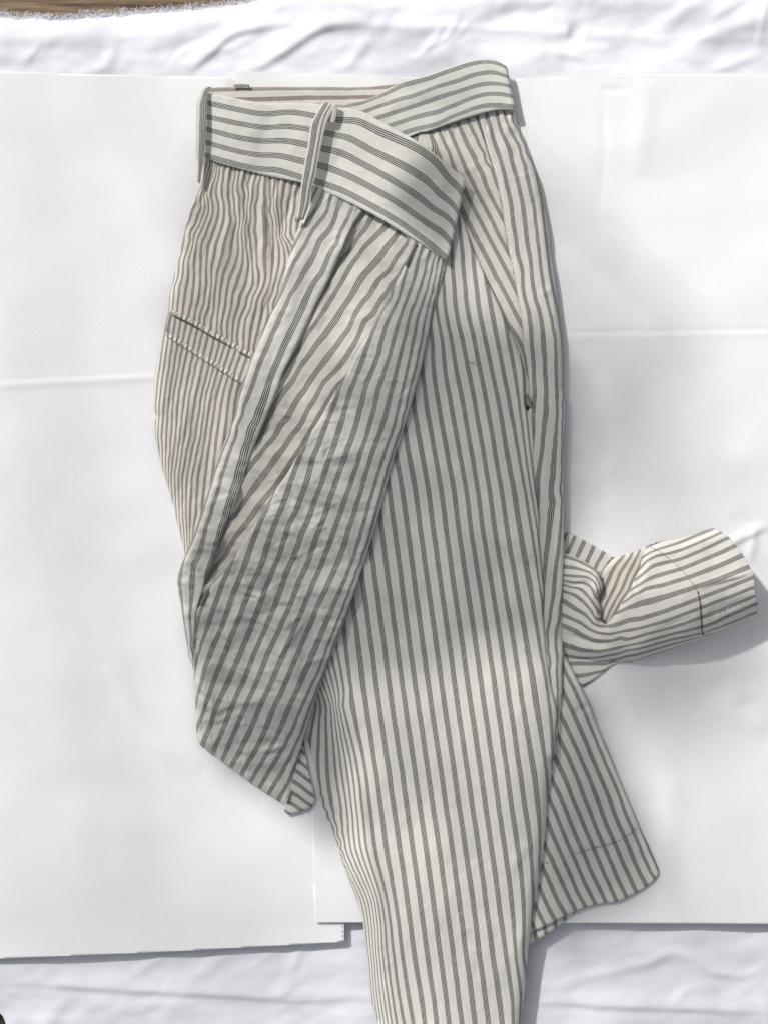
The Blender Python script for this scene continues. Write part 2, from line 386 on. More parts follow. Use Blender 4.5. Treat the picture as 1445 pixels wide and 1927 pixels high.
# ------------------------------------------------------------------ the setting: deck, sheet, backing cloths
def box_mesh(name, x0, y0, x1, y1, z0, z1, bev=3):
    V = []; 
    for (z, i) in ((z0, 0), (z1-bev, 0), (z1, bev)):
        V += [(x0+i, y0+i, z), (x1-i, y0+i, z), (x1-i, y1-i, z), (x0+i, y1-i, z)]
    F = [(0, 1, 2, 3)]
    for r in (0, 4): F += [(r+k, r+4+k, r+4+(k+1) % 4, r+(k+1) % 4) for k in range(4)]
    F.append((11, 10, 9, 8)); V = np.array(V, float); co = to_world(V[:, 0], V[:, 1], V[:, 2], 0)
    me = bpy.data.meshes.new(name); me.from_pydata([tuple(c) for c in co], [], F); me.update(); return me
gp = -60.0
me = bpy.data.meshes.new('ground'); me.from_pydata([(-6, -6, (gp-70)*S), (6, -6, (gp-70)*S), (6, 6, (gp-70)*S), (-6, 6, (gp-70)*S)], [], [(0, 1, 2, 3)])
ground = tag(new_obj('ground', me, flat_mat('shaded_earth', (.035, .03, .025))), kind='structure')
deck = bpy.data.objects.new('wooden_deck', None); COL.objects.link(deck); deck['kind'] = 'structure'
y = -700
while y < 1300:
    new_obj('plank', box_mesh('plank', -2200, y, 3700, y+262, gp-60, gp), M_WOOD, deck); y += 276

sheet_out = [(-400, 32), (-120, 24), (0, 22), (35, 26), (70, 24), (105, 30), (150, 24), (200, 19), (260, 15), (330, 12), (390, 6), (440, -2), (520, -18), (800, -30), (1445, -45), (1900, -60),
             (1900, 2350), (400, 2350), (150, 2100), (60, 1965), (12, 1942), (0, 1920), (-40, 1880), (-400, 1760)]
sheet_cr = [
 ([(0, 1850), (180, 1860), (400, 1872), (560, 1884), (620, 1882), (700, 1876)], 9, 20, 'a'),
 ([(935, 1889), (1040, 1888), (1130, 1893), (1250, 1898), (1460, 1905)], 9, 20, 'a'),
 ([(1040, 1862), (1130, 1835), (1210, 1818), (1260, 1798), (1300, 1802), (1345, 1830), (1445, 1838)], 7, 11, '^'),
 ([(1260, 1898), (1300, 1862), (1360, 1860)], 5, 10, '^'),
 ([(60, 1800), (130, 1850), (170, 1868)], 5, 12, '^'),
 ([(340, 1862), (420, 1800), (470, 1782)], 5, 12, '^'),
 ([(545, 1840), (570, 1780), (600, 1760)], 5, 10, '^'),
 ([(230, 1850), (300, 1805), (370, 1790)], 3, 9, '^'),
 ([(130, 1880), (90, 1920), (60, 1960)], 6, 16, '^'),
 ([(1100, 1770), (1200, 1790), (1300, 1760), (1330, 1745)], 4, 22, '^'),
 ([(340, 145), (400, 95), (440, 62), (560, 40)], 9, 20, 'a'),
 ([(455, 142), (530, 100), (610, 52), (700, 40)], 11, 24, 'a'),
 ([(130, 140), (190, 128), (210, 100), (212, 70)], 6, 12, '^'),
 ([(40, 130), (60, 90), (120, 72), (300, 65), (420, 52)], 6, 16, '^'),
 ([(-20, 75), (60, 70), (140, 66)], 5, 14, '^'),
 ([(640, 140), (680, 90), (700, 60)], 5, 12, '^'),
 ([(560, 40), (700, 46), (860, 50), (1000, 56), (1100, 62), (1250, 70), (1445, 68)], 4, 10, '^'),
 ([(900, 36), (980, 20), (1060, 30)], -8, 18, '^'), ([(1070, 55), (1100, 62)], -10, 14, '^'),
 ([(1050, -20), (1150, 10), (1260, -10)], 7, 20, '^'), ([(1230, 60), (1290, 20), (1330, 0)], 6, 16, '^'),
 ([(1300, 80), (1370, 50), (1460, 35)], 6, 14, '^'), ([(950, 90), (1060, 100), (1160, 84)], 4, 18, '^'),
 ([(1330, 140), (1400, 110), (1450, 95)], 5, 12, '^'), ([(760, 120), (840, 90), (900, 60)], 5, 16, '^'),
]
sheet_cr += rand_creases(30, (-50, -20, 1480, 140), 4, 16, -.5, .5, 3, (50, 120)) + rand_creases(30, (-50, 1740, 1480, 1960), 3, 14, -.3, .6, 4, (50, 140))
def sheet_z(x, y):
    m = np.clip((y-120)/60, 0, 1)*np.clip((1760-y)/60, 0, 1)
    z = fbm(x/260, y/150, 5, 4)*16+ridged(x/330, y/190, 9, 3)*3
    z = z*(1-m*.85)*.85+creases(x, y, sheet_cr)*(1-m*.8)*.75-12
    d = seg_dist(x, y, np.array(sheet_out, float), True)[0]
    z = np.where(y > 1700, z*.85-1, z)
    return z-16*np.clip(1-d/40, 0, 1)**2
sheet = new_obj('bed_sheet', grid_mesh('bed_sheet', sheet_out, sheet_z, 0, 5.0), M_SHEET, None, 1.0)
tag(sheet, 'crumpled bluish white cotton sheet with a frayed top edge under everything', 'sheet')
fr = ([], [])
for i in range(900):
    t = random.random(); x = -60+t*560 if i < 760 else 430+random.random()*300
    yb = np.interp(x, [q[0] for q in sheet_out[:14]], [q[1] for q in sheet_out[:14]])+random.uniform(-1, 6)
    a = math.radians(random.gauss(-75, 40)); l = random.uniform(4, 15); p = []; zz = float(sheet_z(np.array([x]), np.array([yb]))[0])
    for k in range(4):
        p.append((x+l*k/3*math.cos(a), yb+l*k/3*math.sin(a), zz+1+k*.6)); a += random.gauss(0, .5)
    tube('', p, random.uniform(.25, .55), None, None, join=fr, nseg=4)
joined('frayed_thread', fr, M_THREAD, sheet, 0, 'stuff')
def teeth(a, b, pitch, depth, zfun, parent, href=0):
    """row of zigzag teeth cut along the edge a-b, standing out to the left of the direction"""
    a = np.array(a, float); b = np.array(b, float); L_ = np.hypot(*(b-a)); n = int(L_/pitch); d = (b-a)/L_; nr = np.array([d[1], -d[0]]); V = []; F = []
    for i in range(n):
        j = random.uniform(.75, 1.15)
        q = [a+d*pitch*i-nr*1.0, a+d*pitch*(i+1)-nr*1.0, a+d*pitch*(i+1)+nr*.2, a+d*pitch*(i+.55)+nr*depth*j, a+d*pitch*(i+.45)+nr*depth*j, a+d*pitch*i+nr*.2]
        k = len(V); V += [tuple(v) for v in q]; F.append(tuple(range(k, k+6)))
    V = np.array(V); z = zfun(V[:, 0], V[:, 1])+.15; co = to_world(V[:, 0], V[:, 1], z, href)
    me = bpy.data.meshes.new('pinked_edge'); me.from_pydata([tuple(c) for c in co], [], F); me.update()
    o = new_obj('pinked_edge', me, M_PAPER, parent, .3); o['kind'] = 'stuff'; return o
left_out = [(-330, 128), (0, 136), (130, 141), (300, 145), (441, 148.5), (900, 160), (900, 600), (650, 1500), (645, 1690)]
lo = [(-330, 128), (0, 136), (130, 141), (300, 145), (441, 148.5), (700, 156), (700, 1000), (647, 1560)] + [(646, 1688), (644, 1768)]+[(643.5, 1770), (500, 1778), (320, 1788), (150, 1795), (0, 1801), (-330, 1815)]
def left_z(x, y):
    z = fbm(x/380, y/330, 21, 3)*5+2
    z += creases(x, y, [([(-100, 722), (0, 718), (150, 710), (300, 702), (400, 697)], -1.8, 7, 'v'), ([(-100, 728), (0, 724), (150, 716), (300, 708), (400, 703)], 2.2, 9, '^'),
        ([(60, 1300), (150, 1420), (270, 1370)], 2, 45, '^'), ([(200, 1250), (290, 1390), (380, 1450)], 4, 22, '^'), ([(100, 980), (200, 1040), (320, 1060)], 2, 40, '^'),
        ([(30, 1500), (200, 1470), (330, 1520)], -2, 40, '^'), ([(0, 900), (120, 860), (260, 880)], -1.5, 40, '^'), ([(-20, 300), (120, 420), (100, 600)], 2, 70, '^')])
    return z+np.clip((y-1740)/60, 0, 1)*3+8-8*np.clip((x-425)/40, 0, 1)*np.clip((1480-y)/60, 0, 1)
bl = new_obj('backing_cloth', grid_mesh('backing_cloth', lo, left_z, 0, 5.0, smooth_outline=False), M_PAPER, None, .3)
teeth((646.2, 1768), (647.6, 1690), 8.5, 4.5, left_z, bl)
tag(bl, 'smooth white backing sheet on the left with one crosswise fold line', 'backing sheet')
ro = [(443, 139), (700, 145), (975, 152), (1080, 146), (1200, 142), (1800, 143)]+[(1800, 1738), (1445, 1735.5), (1000, 1733.5), (594, 1732), (590, 1650), (588, 1540), (520, 900)]
def right_z(x, y):
    z = fbm(x/420+7, y/300, 33, 3)*5+4
    z += creases(x, y, [([(900, 634), (1060, 628), (1250, 625), (1445, 621), (1600, 620)], -1.6, 7, 'v'), ([(900, 640), (1060, 634), (1250, 631), (1445, 627), (1600, 626)], .9, 9, '^'),
        ([(1130, 160), (1134, 250), (1132, 330), (1120, 420)], -1.0, 9, '^'), ([(1128, 172), (1150, 173), (1178, 171)], -1.4, 6, '^'), ([(1215, 150), (1205, 260), (1190, 340)], 2.5, 22, '^'),
        ([(1350, 1040), (1390, 1015), (1445, 990)], 5, 14, 'a'), ([(1405, 1060), (1412, 1020), (1418, 985)], 3.5, 9, '^'), ([(1380, 960), (1440, 1010), (1500, 1040)], -3, 18, '^'),
        ([(1400, 1290), (1370, 1330), (1445, 1370)], 4, 25, '^'), ([(1230, 1390), (1260, 1460), (1250, 1620), (1262, 1730)], 3.0, 26, '^'), ([(1180, 500), (1330, 560), (1460, 530)], 2, 60, '^'),
        ([(1080, 860), (1200, 800), (1400, 850)], -2, 60, '^'), ([(1300, 760), (1360, 850), (1445, 880)], 3, 35, '^'), ([(1150, 330), (1230, 450), (1200, 560)], 1.5, 60, '^')])
    return z+12
br = new_obj('backing_cloth', grid_mesh('backing_cloth', ro, right_z, 0, 5.0, smooth_outline=False), M_PAPER, None, .3)
for q in (((443,139),(700,145)),((700,145),(975,152)),((975,152),(1080,146)),((1080,146),(1200,142)),((1200,142),(1800,143))): teeth(*q, 5.6, 3.4, right_z, br)
tag(br, 'smooth white backing sheet on the right with a zigzag pinked top edge', 'backing sheet')

# ------------------------------------------------------------------ branch added out of view, its leaves placed to shade the cloth
def leaf_mat():
    m, nt, N, L, B = mat_new('leaf_green'); tc = N.new('ShaderNodeTexCoord'); n = N.new('ShaderNodeTexNoise'); n.inputs['Scale'].default_value = 40
    L.new(tc.outputs['Object'], n.inputs['Vector']); r = N.new('ShaderNodeMix'); r.data_type = 'RGBA'; L.new(n.outputs['Fac'], r.inputs['Factor'])
    r.inputs['A'].default_value = (.035, .065, .02, 1); r.inputs['B'].default_value = (.07, .11, .035, 1); L.new(r.outputs['Result'], B.inputs['Base Color']); B.inputs['Roughness'].default_value = .5; return m
M_LEAF = leaf_mat()
branch = bpy.data.objects.new('added_shade_branch', None); COL.objects.link(branch)
tag(branch, 'unseen leafy branch added outside the picture to shade the trousers', 'branch')
# (outline of the shaded patch, height of the cloth it falls on, density of the foliage, lowest height, spread, leaf length)
SHADE = [([(800,590),(880,600),(960,610),(1066,640),(1066,1185),(860,1235),(618,1292),(700,1000),(770,740)], 50, .78, .49, .08, .016),
 ([(618,1320),(860,1260),(1070,1205),(1045,1450),(995,1960),(715,1960),(640,1560)], 50, .12, .95, .25, .018),
 ([(860,400),(900,440),(960,600),(870,590),(840,500)], 45, .12, .6, .1, .016),
 ([(600,360),(750,440),(690,610),(560,640),(540,520)], 60, .15, .55, .1, .016),
 ([(770,450),(842,492),(795,720),(715,960),(610,960),(645,800),(725,590)], 62, .6, .49, .08, .016),
 ([(560,640),(690,610),(645,800),(610,960),(350,1010),(455,750)], 62, .3, .5, .1, .016),
 ([(365,990),(705,960),(640,1200),(552,1515),(500,1490),(380,1395),(350,1180)], 52, .75, .49, .08, .014),
 ([(802,268),(745,350),(730,402),(842,494),(880,337)], 68, 1.2, .36, .05, .012),
 ([(386,167),(640,200),(700,225),(690,390),(560,340),(384,290)], 60, .2, .9, .2, .016),
 ([(375,300),(560,340),(500,620),(440,800),(350,1030),(300,800),(325,560)], 32, .32, .7, .15, .016),
 ([(1062,1240),(1110,1320),(1200,1545),(1235,1640),(1010,1765),(1015,1560),(1050,1400)], 26, 2.0, .6, .1, .014),
 ([(1068,1060),(1120,1110),(1240,1175),(1415,1135),(1400,1170),(1200,1250),(1070,1250)], 70, .65, .7, .15, .014),
 ([(1110,1270),(1400,1190),(1450,1290),(1250,1390),(1130,1370)], 10, .8, .9, .25, .014),
 ([(575,1290),(640,1305),(655,1440),(640,1500),(625,1600),(575,1530)], 28, 2.6, .42, .05, .012),
 ([(-80,80),(330,110),(300,560),(270,760),(-80,760)], 8, .12, 2.0, .3, .016),
 ([(-80,760),(270,760),(320,1100),(350,1420),(560,1560),(600,1760),(-80,1800)], 8, .2, 2.0, .3, .016),
 ([(-80,1800),(600,1760),(700,1960),(-80,1960)], 0, .45, 2.1, .3, .016),
 ([(980,1760),(1500,1740),(1500,1960),(980,1960)], 0, .5, 2.1, .3, .016),
 ([(1300,760),(1480,900),(1480,1740),(1100,1740),(1270,1640),(1120,1400),(1430,1280),(1380,980),(1300,985)], 8, .24, 2.0, .3, .016),
 ([(985,215),(1060,350),(1200,600),(1300,850),(1290,990),(1065,1000),(1065,640),(1040,450)], 8, .46, 1.2, .3, .016)]
dirx, diry = math.cos(SUN_AZ)/math.tan(SUN_EL), math.sin(SUN_AZ)/math.tan(SUN_EL)
lr = random.Random(12); LV = []; LF = []; pts_b = []
for poly, zc_, od, hh, dh, ln0 in SHADE:
    P_ = np.array(poly, float)+np.array([zc_*(-dirx), zc_*diry])     # the same patch followed down the sun rays to the table
    lo_, hi_ = P_.min(0), P_.max(0); ar = .5*abs(np.dot(P_[:, 0], np.roll(P_[:, 1], 1))-np.dot(P_[:, 1], np.roll(P_[:, 0], 1)))*S*S
    n = max(1, int(od*ar/(.24*ln0*ln0))); st = math.sqrt(ar/n)/S; ni, nj = int((hi_[0]-lo_[0])/st+1), int((hi_[1]-lo_[1])/st+1)
    GX, GY = np.meshgrid(np.arange(ni), np.arange(nj)); GX = lo_[0]+(GX.ravel()+rng.rand(ni*nj))*st; GY = lo_[1]+(GY.ravel()+rng.rand(ni*nj))*st
    ok_ = inside(GX, GY, P_)
    for gx_, gy_ in zip(GX[ok_], GY[ok_]):
        h = lr.uniform(hh, hh+dh); ln = ln0*lr.uniform(.8, 1.2)
        o_ = np.array([(gx_-CX)*S+h*dirx, (CY-gy_)*S+h*diry, h]); pts_b.append(o_)
        a = lr.uniform(0, 6.28); t = np.array([math.cos(a), math.sin(a), lr.uniform(-.4, .2)]); t /= np.linalg.norm(t)
        s_ = np.cross(t, dv if lr.random() < .8 else np.array([0, 0, 1.])); s_ /= np.linalg.norm(s_)+1e-6; nn = np.cross(s_, t); k = len(LV)
        for u_, w_, b_ in ((-.5, 0, 0), (-.2, .24, .05), (.15, .22, .06), (.5, 0, -.06), (.15, -.22, .06), (-.2, -.24, .05), (-.2, 0, 0), (.15, 0, .01)):
            LV.append(tuple(o_+t*ln*u_+s_*ln*w_+nn*ln*b_))
        LF += [(k, k+6, k+1), (k+6, k+7, k+2, k+1), (k+7, k+3, k+2), (k, k+5, k+6), (k+6, k+5, k+4, k+7), (k+7, k+4, k+3)]
me = bpy.data.meshes.new('leaves'); me.from_pydata(LV, [], LF); me.update(); lf = new_obj('leaves', me, M_LEAF, branch); lf['kind'] = 'stuff'
tb = ([], [])
root = np.array([-1.1, 1.5, 1.0]); hub = [np.array([-.55, 1.0, .82]), np.array([-.3, .75, .74]), np.array([-.6, .5, .9]), np.array([-.9, .45, .95]), np.array([-.1, .85, .6])]
def wire(p, q, r0):
    m_ = (p+q)/2+np.array([lr.uniform(-.03, .03), lr.uniform(-.03, .03), .02]); pp = [p*(1-t)**2+2*m_*t*(1-t)+q*t*t for t in np.linspace(0, 1, 6)]
    tube('', [(v[0]/S+CX, CY-v[1]/S, v[2]/S) for v in pp], r0/S, None, None, join=tb, nseg=6)
for h_ in hub: wire(root, h_, .0025)
for i, q in enumerate(pts_b):
    if i % 60 == 0: wire(min(hub, key=lambda h_: np.linalg.norm(h_-q)), q, .0007)
joined('twigs', tb, M_WOOD, branch)

# ------------------------------------------------------------------ the trousers
trousers = bpy.data.objects.new('trousers', None); COL.objects.link(trousers)
tag(trousers, 'folded cream trousers with dark grey pinstripes lying on the white backing sheets', 'trousers')
def sh(line, dx, dy=0): return [(x+dx, y+dy) for x, y in line]

# --- lower leg lying underneath, bottom right
A_out = [(1050,1225),(1063,1234.6),(1094,1296),(1107.6,1323.7),(1127,1376),(1154.5,1442),(1178,1498),(1199.5,1549),(1222,1596),(1241,1640),(1233,1654),(1220,1666.6),(1201,1678),(1181.5,1688),(1162,1696.7),(1140.8,1699.6),(1119.5,1703.5),(1100,1708),(1084.6,1714),(1063,1723),(1044,1732.5),(1024.6,1742),(1009,1749),(960,1765),(950,1600),(985,1450),(1010,1300)]
A_st = [(0,[(1120,1352),(1147,1420),(1187,1510)]+ZP((1160,300),(1250,520),(1340,720))),
 (1,[(1040,1215),(1063,1265),(1081,1300),(1121,1392),(1146,1452)]+ZP((960,0),(1000,130),(1080,310),(1150,470),(1220,640),(1300,790))),
 (2,[(1040,1262),(1063,1311),(1076,1338),(1088,1366),(1109,1416)]+ZP((850,0),(920,200),(1000,380),(1080,580),(1150,740),(1215,860))),
 (3,[(1035,1303),(1056,1350),(1073,1386),(1091,1426),(1109,1466)]+ZP((730,0),(800,200),(900,430),(980,620),(1060,790),(1120,920))),
 (4,[(1030,1342),(1051,1389),(1066,1419),(1086,1466)]+ZP((610,0),(680,180),(750,350),(800,470),(880,660),(950,830),(1030,975))),
 (5,[(1022,1380),(1045,1429),(1064.5,1469)]+ZP((490,0),(560,150),(640,350),(700,490),(780,680),(860,860),(925,1010))),
 (6,[(1018,1420),(1040,1472)]+ZP((380,0),(450,180),(520,360),(600,540),(680,720),(760,890),(825,1020))),
 (7,ZP((200,-160),(285,50),(350,200),(430,400),(500,560),(580,750),(650,900),(725,1045))),
 (8,ZP((180,60),(265,260),(330,420),(400,590),(480,760),(550,930),(620,1065))),
 (9,ZP((160,310),(240,500),(300,610),(370,770),(450,940),(525,1090))),
 (10,ZP((130,520),(215,700),(280,840),(350,1000),(430,1140))),
 (11,ZP((100,700),(180,890),(240,1020),(320,1180))),
 (12,ZP((80,920),(150,1080),(230,1240)))]
A2_out = [(1085,1712),(1077,1721),(1061,1734.5),(1042,1750),(1022.6,1761.6),(1003,1773),(985,1782),(975,1740),(1000,1700),(1060,1690)]
A2_st = [(k, ZP((590-97*k-30*0,1060+45*k-120),(640-97*k,1180+45*k),(700-97*k,1310+45*k))) for k in range(-1,7)]
legA = panel('lower_leg', A_out, A_st, F_OUT, trousers, 26, [(1100,1330,30),(1060,1250,32),(1200,1560,28),(1230,1640,24),(1100,1690,27),(1000,1740,30),(1020,1500,31)],
   rolls=[(0,9,5,6),(9,23,2,3)], fold=[([(1075,1345),(1100,1331),(1118,1326)],-3,7,'^'),([(1030,1560),(1080,1520),(1110,1480)],1.8,18,'^'),([(1090,1600),(1120,1560),(1150,1540)],1.2,16,'^')],
   noise=[('f',3.6,90,120,.4),('c',.7,lambda x,y: .8+0*x,34,((.8,1.2),.3)),('f',.8,22,30,.2)], wob=(0.54,36), corners=(0,9,10,23), seed=2)
legA['label'] = 'straight lower leg with a stitched hem, underneath at the bottom'
hemA = panel('hem', A2_out, A2_st, F_OUT, legA, 20, 22, rolls=[(1,6,4,6)], noise=[('f',1,40,40,0)], corners=(0,6), seed=3)
def stitch_line(name, pts, dash, gap, rad, z, mat, parent, href):
    c = catmull(pts, 1.0); buf = ([], []); L = 0; i = 0
    while i+dash < len(c):
        seg = c[i:i+dash+1:max(1, dash//3)]
        zs = ZFUN[z.name](seg[:, 0].copy(), seg[:, 1].copy())
        p = [(q[0], q[1], zs[k]+(1.0 if 0 < k < len(seg)-1 else 0)) for k, q in enumerate(seg)]
        if len(p) > 1: tube('', p, rad, None, None, join=buf, nseg=5)
        i += dash+gap
    return joined(name, buf, mat, parent, href, 'stuff')
def zat(obj_z, x, y): return obj_z
hemlineA = ZP((200,655),(310,612),(420,580),(500,555),(610,522),(700,495),(820,465),(900,440),(1010,385),(1080,335),(1140,280))
stitch_line('hem_stitching', hemlineA, 6, 1, .6, legA, M_SEAM, legA, 26)

# --- the other leg folded out to the right, with its cuff
B4_out = [(1060,1225),(1150,1240),(1165,1247),(1152,1253),(1130,1270),(1112,1284),(1097,1294),(1086,1280),(1060,1240)]
B4_st = [(0,ZM((100,1590),(250,1585),(400,1590),(520,1592))),(1,ZM((160,1720),(300,1705),(420,1680),(540,1630))),(2,ZM((220,1825),(300,1800),(380,1760))),(-1,ZM((100,1500),(500,1500)))]
B3_out = [(1110,1070),(1128,1076),(1142,1062),(1159,1049),(1180,1043),(1204,1034),(1224,1026),(1236,1034),(1215,1070),(1200,1105),(1175,1150),(1150,1192),(1128,1192),(1142,1200),(1158,1190),(1120,1150),(1112,1110)]
B3_st = [(0,ZM((560,500),(480,580),(440,650))),(1,ZM((680,470),(600,560),(530,700),(480,820),(440,900))),(2,ZM((770,440),(700,550),(600,740),(540,870),(470,1030))),
 (3,ZM((850,415),(790,540),(720,680),(650,830),(580,960),(510,1120))),(4,ZM((900,430),(820,620),(740,800),(660,920),(600,1040),(540,1150))),(5,ZM((960,430),(880,620),(800,800),(680,990),(600,1130)))]
B0_out = [(1050,994),(1063.6,1001),(1072,1003.6),(1095,1015),(1120,1028),(1143,1040),(1161,1050),(1150,1075),(1125,1085),(1050,1050)]
B0_st = [(-1,ZM((80,240),(20,360))),(0,ZM((170,260),(100,420),(60,500))),(1,ZM((270,325),(190,480),(150,560))),(2,ZM((365,375),(290,530),(250,620))),(3,ZM((470,435),(385,600),(340,690))),(4,ZM((575,485),(470,620),(430,700)))]
B_out = [(1040,1030),(1059,1037),(1086,1047),(1110,1061),(1130,1078),(1139,1094),(1137,1111),(1131,1123.5),(1133.6,1143.5),(1136,1168),(1142,1179.5),(1149,1172.5),(1159,1158),(1170,1140),(1181,1120),(1191.7,1098),(1203,1071),(1208,1051),(1212,1038),(1221,1027.5),
 (1252,1017),(1276.6,1011),(1313,1002),(1341,993.7),(1354,1002),(1368,1013),(1380.7,1029.4),(1395,1050),(1405,1070),(1410,1082.5),(1411,1107),(1415.4,1121),(1421.5,1135.6),(1426,1158),(1405,1166),(1374.6,1180.5),(1325.6,1201),(1280.7,1219),(1242,1235.6),(1201,1252),(1180.6,1251),(1150,1249),(1137,1250.6),(1104.5,1252),(1073.6,1252.4),(1040,1245)]
B_st = [(0,ZM((20,910),(65,945),(200,1040),(340,1130),(490,1215),(650,1190),(800,1130),(960,1080))+ZN((250,1010),(500,920),(760,815),(1000,720),(1275,610))),
 (1,ZM((20,1075),(65,1100),(200,1160),(330,1240),(480,1290),(650,1280),(850,1220))+ZN((0,1155),(250,1090),(550,990),(790,890),(1000,810),(1280,705))),
 (2,ZM((20,1180),(65,1200),(200,1260),(330,1330),(500,1360),(700,1340),(900,1290))+ZN((0,1215),(300,1140),(560,1070),(800,980),(1000,910),(1290,785))),
 (3,ZM((20,1395),(65,1410),(250,1465),(450,1480),(650,1440),(850,1380))+ZN((0,1300),(300,1220),(600,1125),(820,1065),(1000,990),(1300,860))),
 (4,ZM((20,1510),(65,1520),(250,1552),(450,1540),(700,1480),(900,1420))+ZN((0,1350),(300,1270),(560,1190),(840,1140),(1100,1040),(1340,945))),
 (5,ZM((65,1600),(250,1610),(480,1590),(650,1560),(850,1500))+ZN((0,1405),(250,1340),(500,1260),(750,1190),(1100,1100))),
 (6,ZM((700,1607),(850,1590))+ZN((50,1450),(250,1415),(450,1345),(640,1262),(860,1180))),
 (-1,ZM((20,820),(65,850),(170,880),(280,960),(360,1050),(390,1110))), (-1,ZM((620,1070),(720,1010),(850,960))+ZN((0,970),(200,890),(450,800),(740,700),(1000,610),(1240,515))),
 (-2,ZM((40,772),(100,785),(200,805),(300,880),(380,980),(430,1090))), (-2,ZM((680,960),(760,880),(870,820))+ZN((120,850),(250,760),(450,690),(690,610),(1000,490),(1170,415))),
 (-3,ZM((170,762),(280,765),(370,840),(435,930))), (-3,ZN((130,790),(250,690),(400,610),(610,540),(800,460),(1000,380),(1110,325))),
 (-4,ZM((40,683),(250,695),(350,720),(410,775),(440,830))), (-4,ZN((200,660),(300,570),(420,500),(550,465),(750,390),(1045,255))),
 (-5,ZM((40,575),(200,605),(330,640),(400,690),(445,760))), (-5,ZN((230,570),(300,480),(400,420),(500,400),(700,330),(985,205))),
 (-6,ZM((40,475),(200,520),(330,590),(420,660),(462,740),(455,830))), (-6,ZN((250,500),(310,420),(400,370),(600,300),(935,170)))]
legB = panel('folded_leg', B_out, B_st, F_OUT, trousers, 72,
   [(1060,1050,30),(1060,1130,30),(1060,1230,28),(1100,1070,38),(1120,1110,42),(1110,1150,50),(1142,1185,30),(1160,1172,46),(1100,1200,40),(1140,1220,46),(1200,1110,100),(1225,1060,80),(1230,1160,104),(1220,1230,96),(1300,1050,112),(1340,1010,96),(1320,1110,122),(1310,1180,112),(1390,1060,108),(1400,1120,116),(1415,1155,106),(1100,1245,30)],
   rolls=[(1,5,18,16),(5,9,22,20),(9,15,14,14),(15,19,18,16),(19,23,34,22),(33,39,62,74),(38,45,30,50)],
   fold=[([(1062,1100),(1085,1101),(1105,1098),(1120,1108)],-5,5,'v'),([(1062,1192),(1085,1200),(1120,1212),(1150,1216)],-6,6,'v'),([(1062,1212),(1100,1222),(1140,1228),(1180,1222)],4,7,'^'),
         ([(1308,1108),(1330,1097),(1380,1084),(1410,1076)],5,7,'a'),([(1310,1160),(1360,1140),(1415,1121)],-3,7,'^'),([(1230,1185),(1265,1172),(1300,1160)],-3,6,'v'),([(1312,1140),(1320,1190)],-1.5,4,'^'),
         ([(1225,1029),(1255,1043),(1280,1070),(1300,1100),(1312,1125)],-1.4,3,'^')],
   noise=[('f',3.0,70,60,.3),('f',.8,20,24,0)], wob=(0.45,34), corners=(0,10,23,33,45), seed=4, lam=2.0)
legB['label'] = 'leg end folded out sideways to the right with an open cuff'
panel('leg_underside', B4_out, B4_st, F_OUT, legB, 20, 22, rolls=[(2,6,4,6)], noise=[('f',1.5,40,40,0)], corners=(2,6), seed=5)
panel('leg_inside', B3_out, B3_st, F_BACK, legB, 26, [(1160,1052,26),(1215,1032,30),(1140,1120,24),(1150,1180,23),(1200,1100,24)], rolls=[(1,7,6,10)], noise=[('f',2,40,50,0)], corners=(1,7), seed=6)
panel('turned_hem', B0_out, B0_st, F_OUT, legB, 22, [(1060,1010,24),(1150,1050,18),(1100,1060,26)], rolls=[(0,6,4,5)], corners=(6,), seed=7)
hb = panel('turned_hem', sh(B0_out,4,-3.5), [(k+.5, l) for k, l in B0_st], F_OUT, legB, 19, 17, corners=(6,), seed=8)
stitch_line('hem_stitching', ZN((350,330),(440,385),(540,465),(610,530),(670,600),(730,690),(765,745)), 6, 1, .55, legB, M_SEAM, legB, 72)
stitch_line('hem_stitching', ZN((765,745),(775,800),(790,880),(800,960),(812,1040),(830,1130),(850,1150),(852,1178)), 5, 2, 1.2, legB, M_DARKTHR, legB, 72)
stitch_line('hem_stitching', ZN((815,985),(900,960),(1000,925),(1100,880),(1200,830),(1285,790)), 6, 4, .5, legB, M_SEAM, legB, 72)

# --- waistband at the back, seen on its inside, and the right waistband
F1_out = [(387,168),(391,165),(424.6,163),(477,163),(521,163),(604.5,163),(690,163),(748.8,156),(790,150),(790,215),(640,225),(500,212),(395,192)]
F1_st = [(0,[(391,170),(424.6,168.6),(493.8,167),(577,167),(660,167),(720,164),(790,157)]),(1,[(391,190),(430,189),(507.6,187),(577,185),(660,184),(720,182),(790,178)]),(2,[(391,210),(507.6,206),(660,202),(790,198)])]
bandin = panel('waistband_lining', F1_out, F1_st, F_BACK, trousers, 30, 34, rolls=[(0,8,8,6)], noise=[('f',1.5,60,40,0)], corners=(0,8,9,12), seed=9)
F2_out = [(634.6,197),(664,189),(700,180),(738,161),(765,150),(793.8,142),(849,125),(872,117),(897.6,111),(915,110),(932,113),(954.7,125),(961.6,159.6),(972,208),(955,206.5),(932,208),(890.6,218.4),(842,234),(807.6,246),(786.8,249.5),(740,270),(680,262),(640,225)]
F2_st = [(0,[(650,196),(683,190.7),(721,177),(755.7,159.6),(807.6,147.5),(842,135),(897.6,118),(928.7,118),(956,128)]),(1,[(655,213),(693,204.6),(738,190.7),(773,182),(814.5,166.5),(863,152.7),(904.5,139),(932,137),(960,145.7)]),
 (2,[(680,231),(728,215),(773,201),(821.5,184),(870,170),(904.5,159.6),(932,158),(963,163)]),(3,[(700,246),(748.8,230.5),(793.8,216.7),(828,210),(877,189),(911,178.6),(939,177),(967,182)]),(4,[(740,256),(780,242.6),(814.5,235.7),(849,220),(887,206),(925,199),(970,201)])]
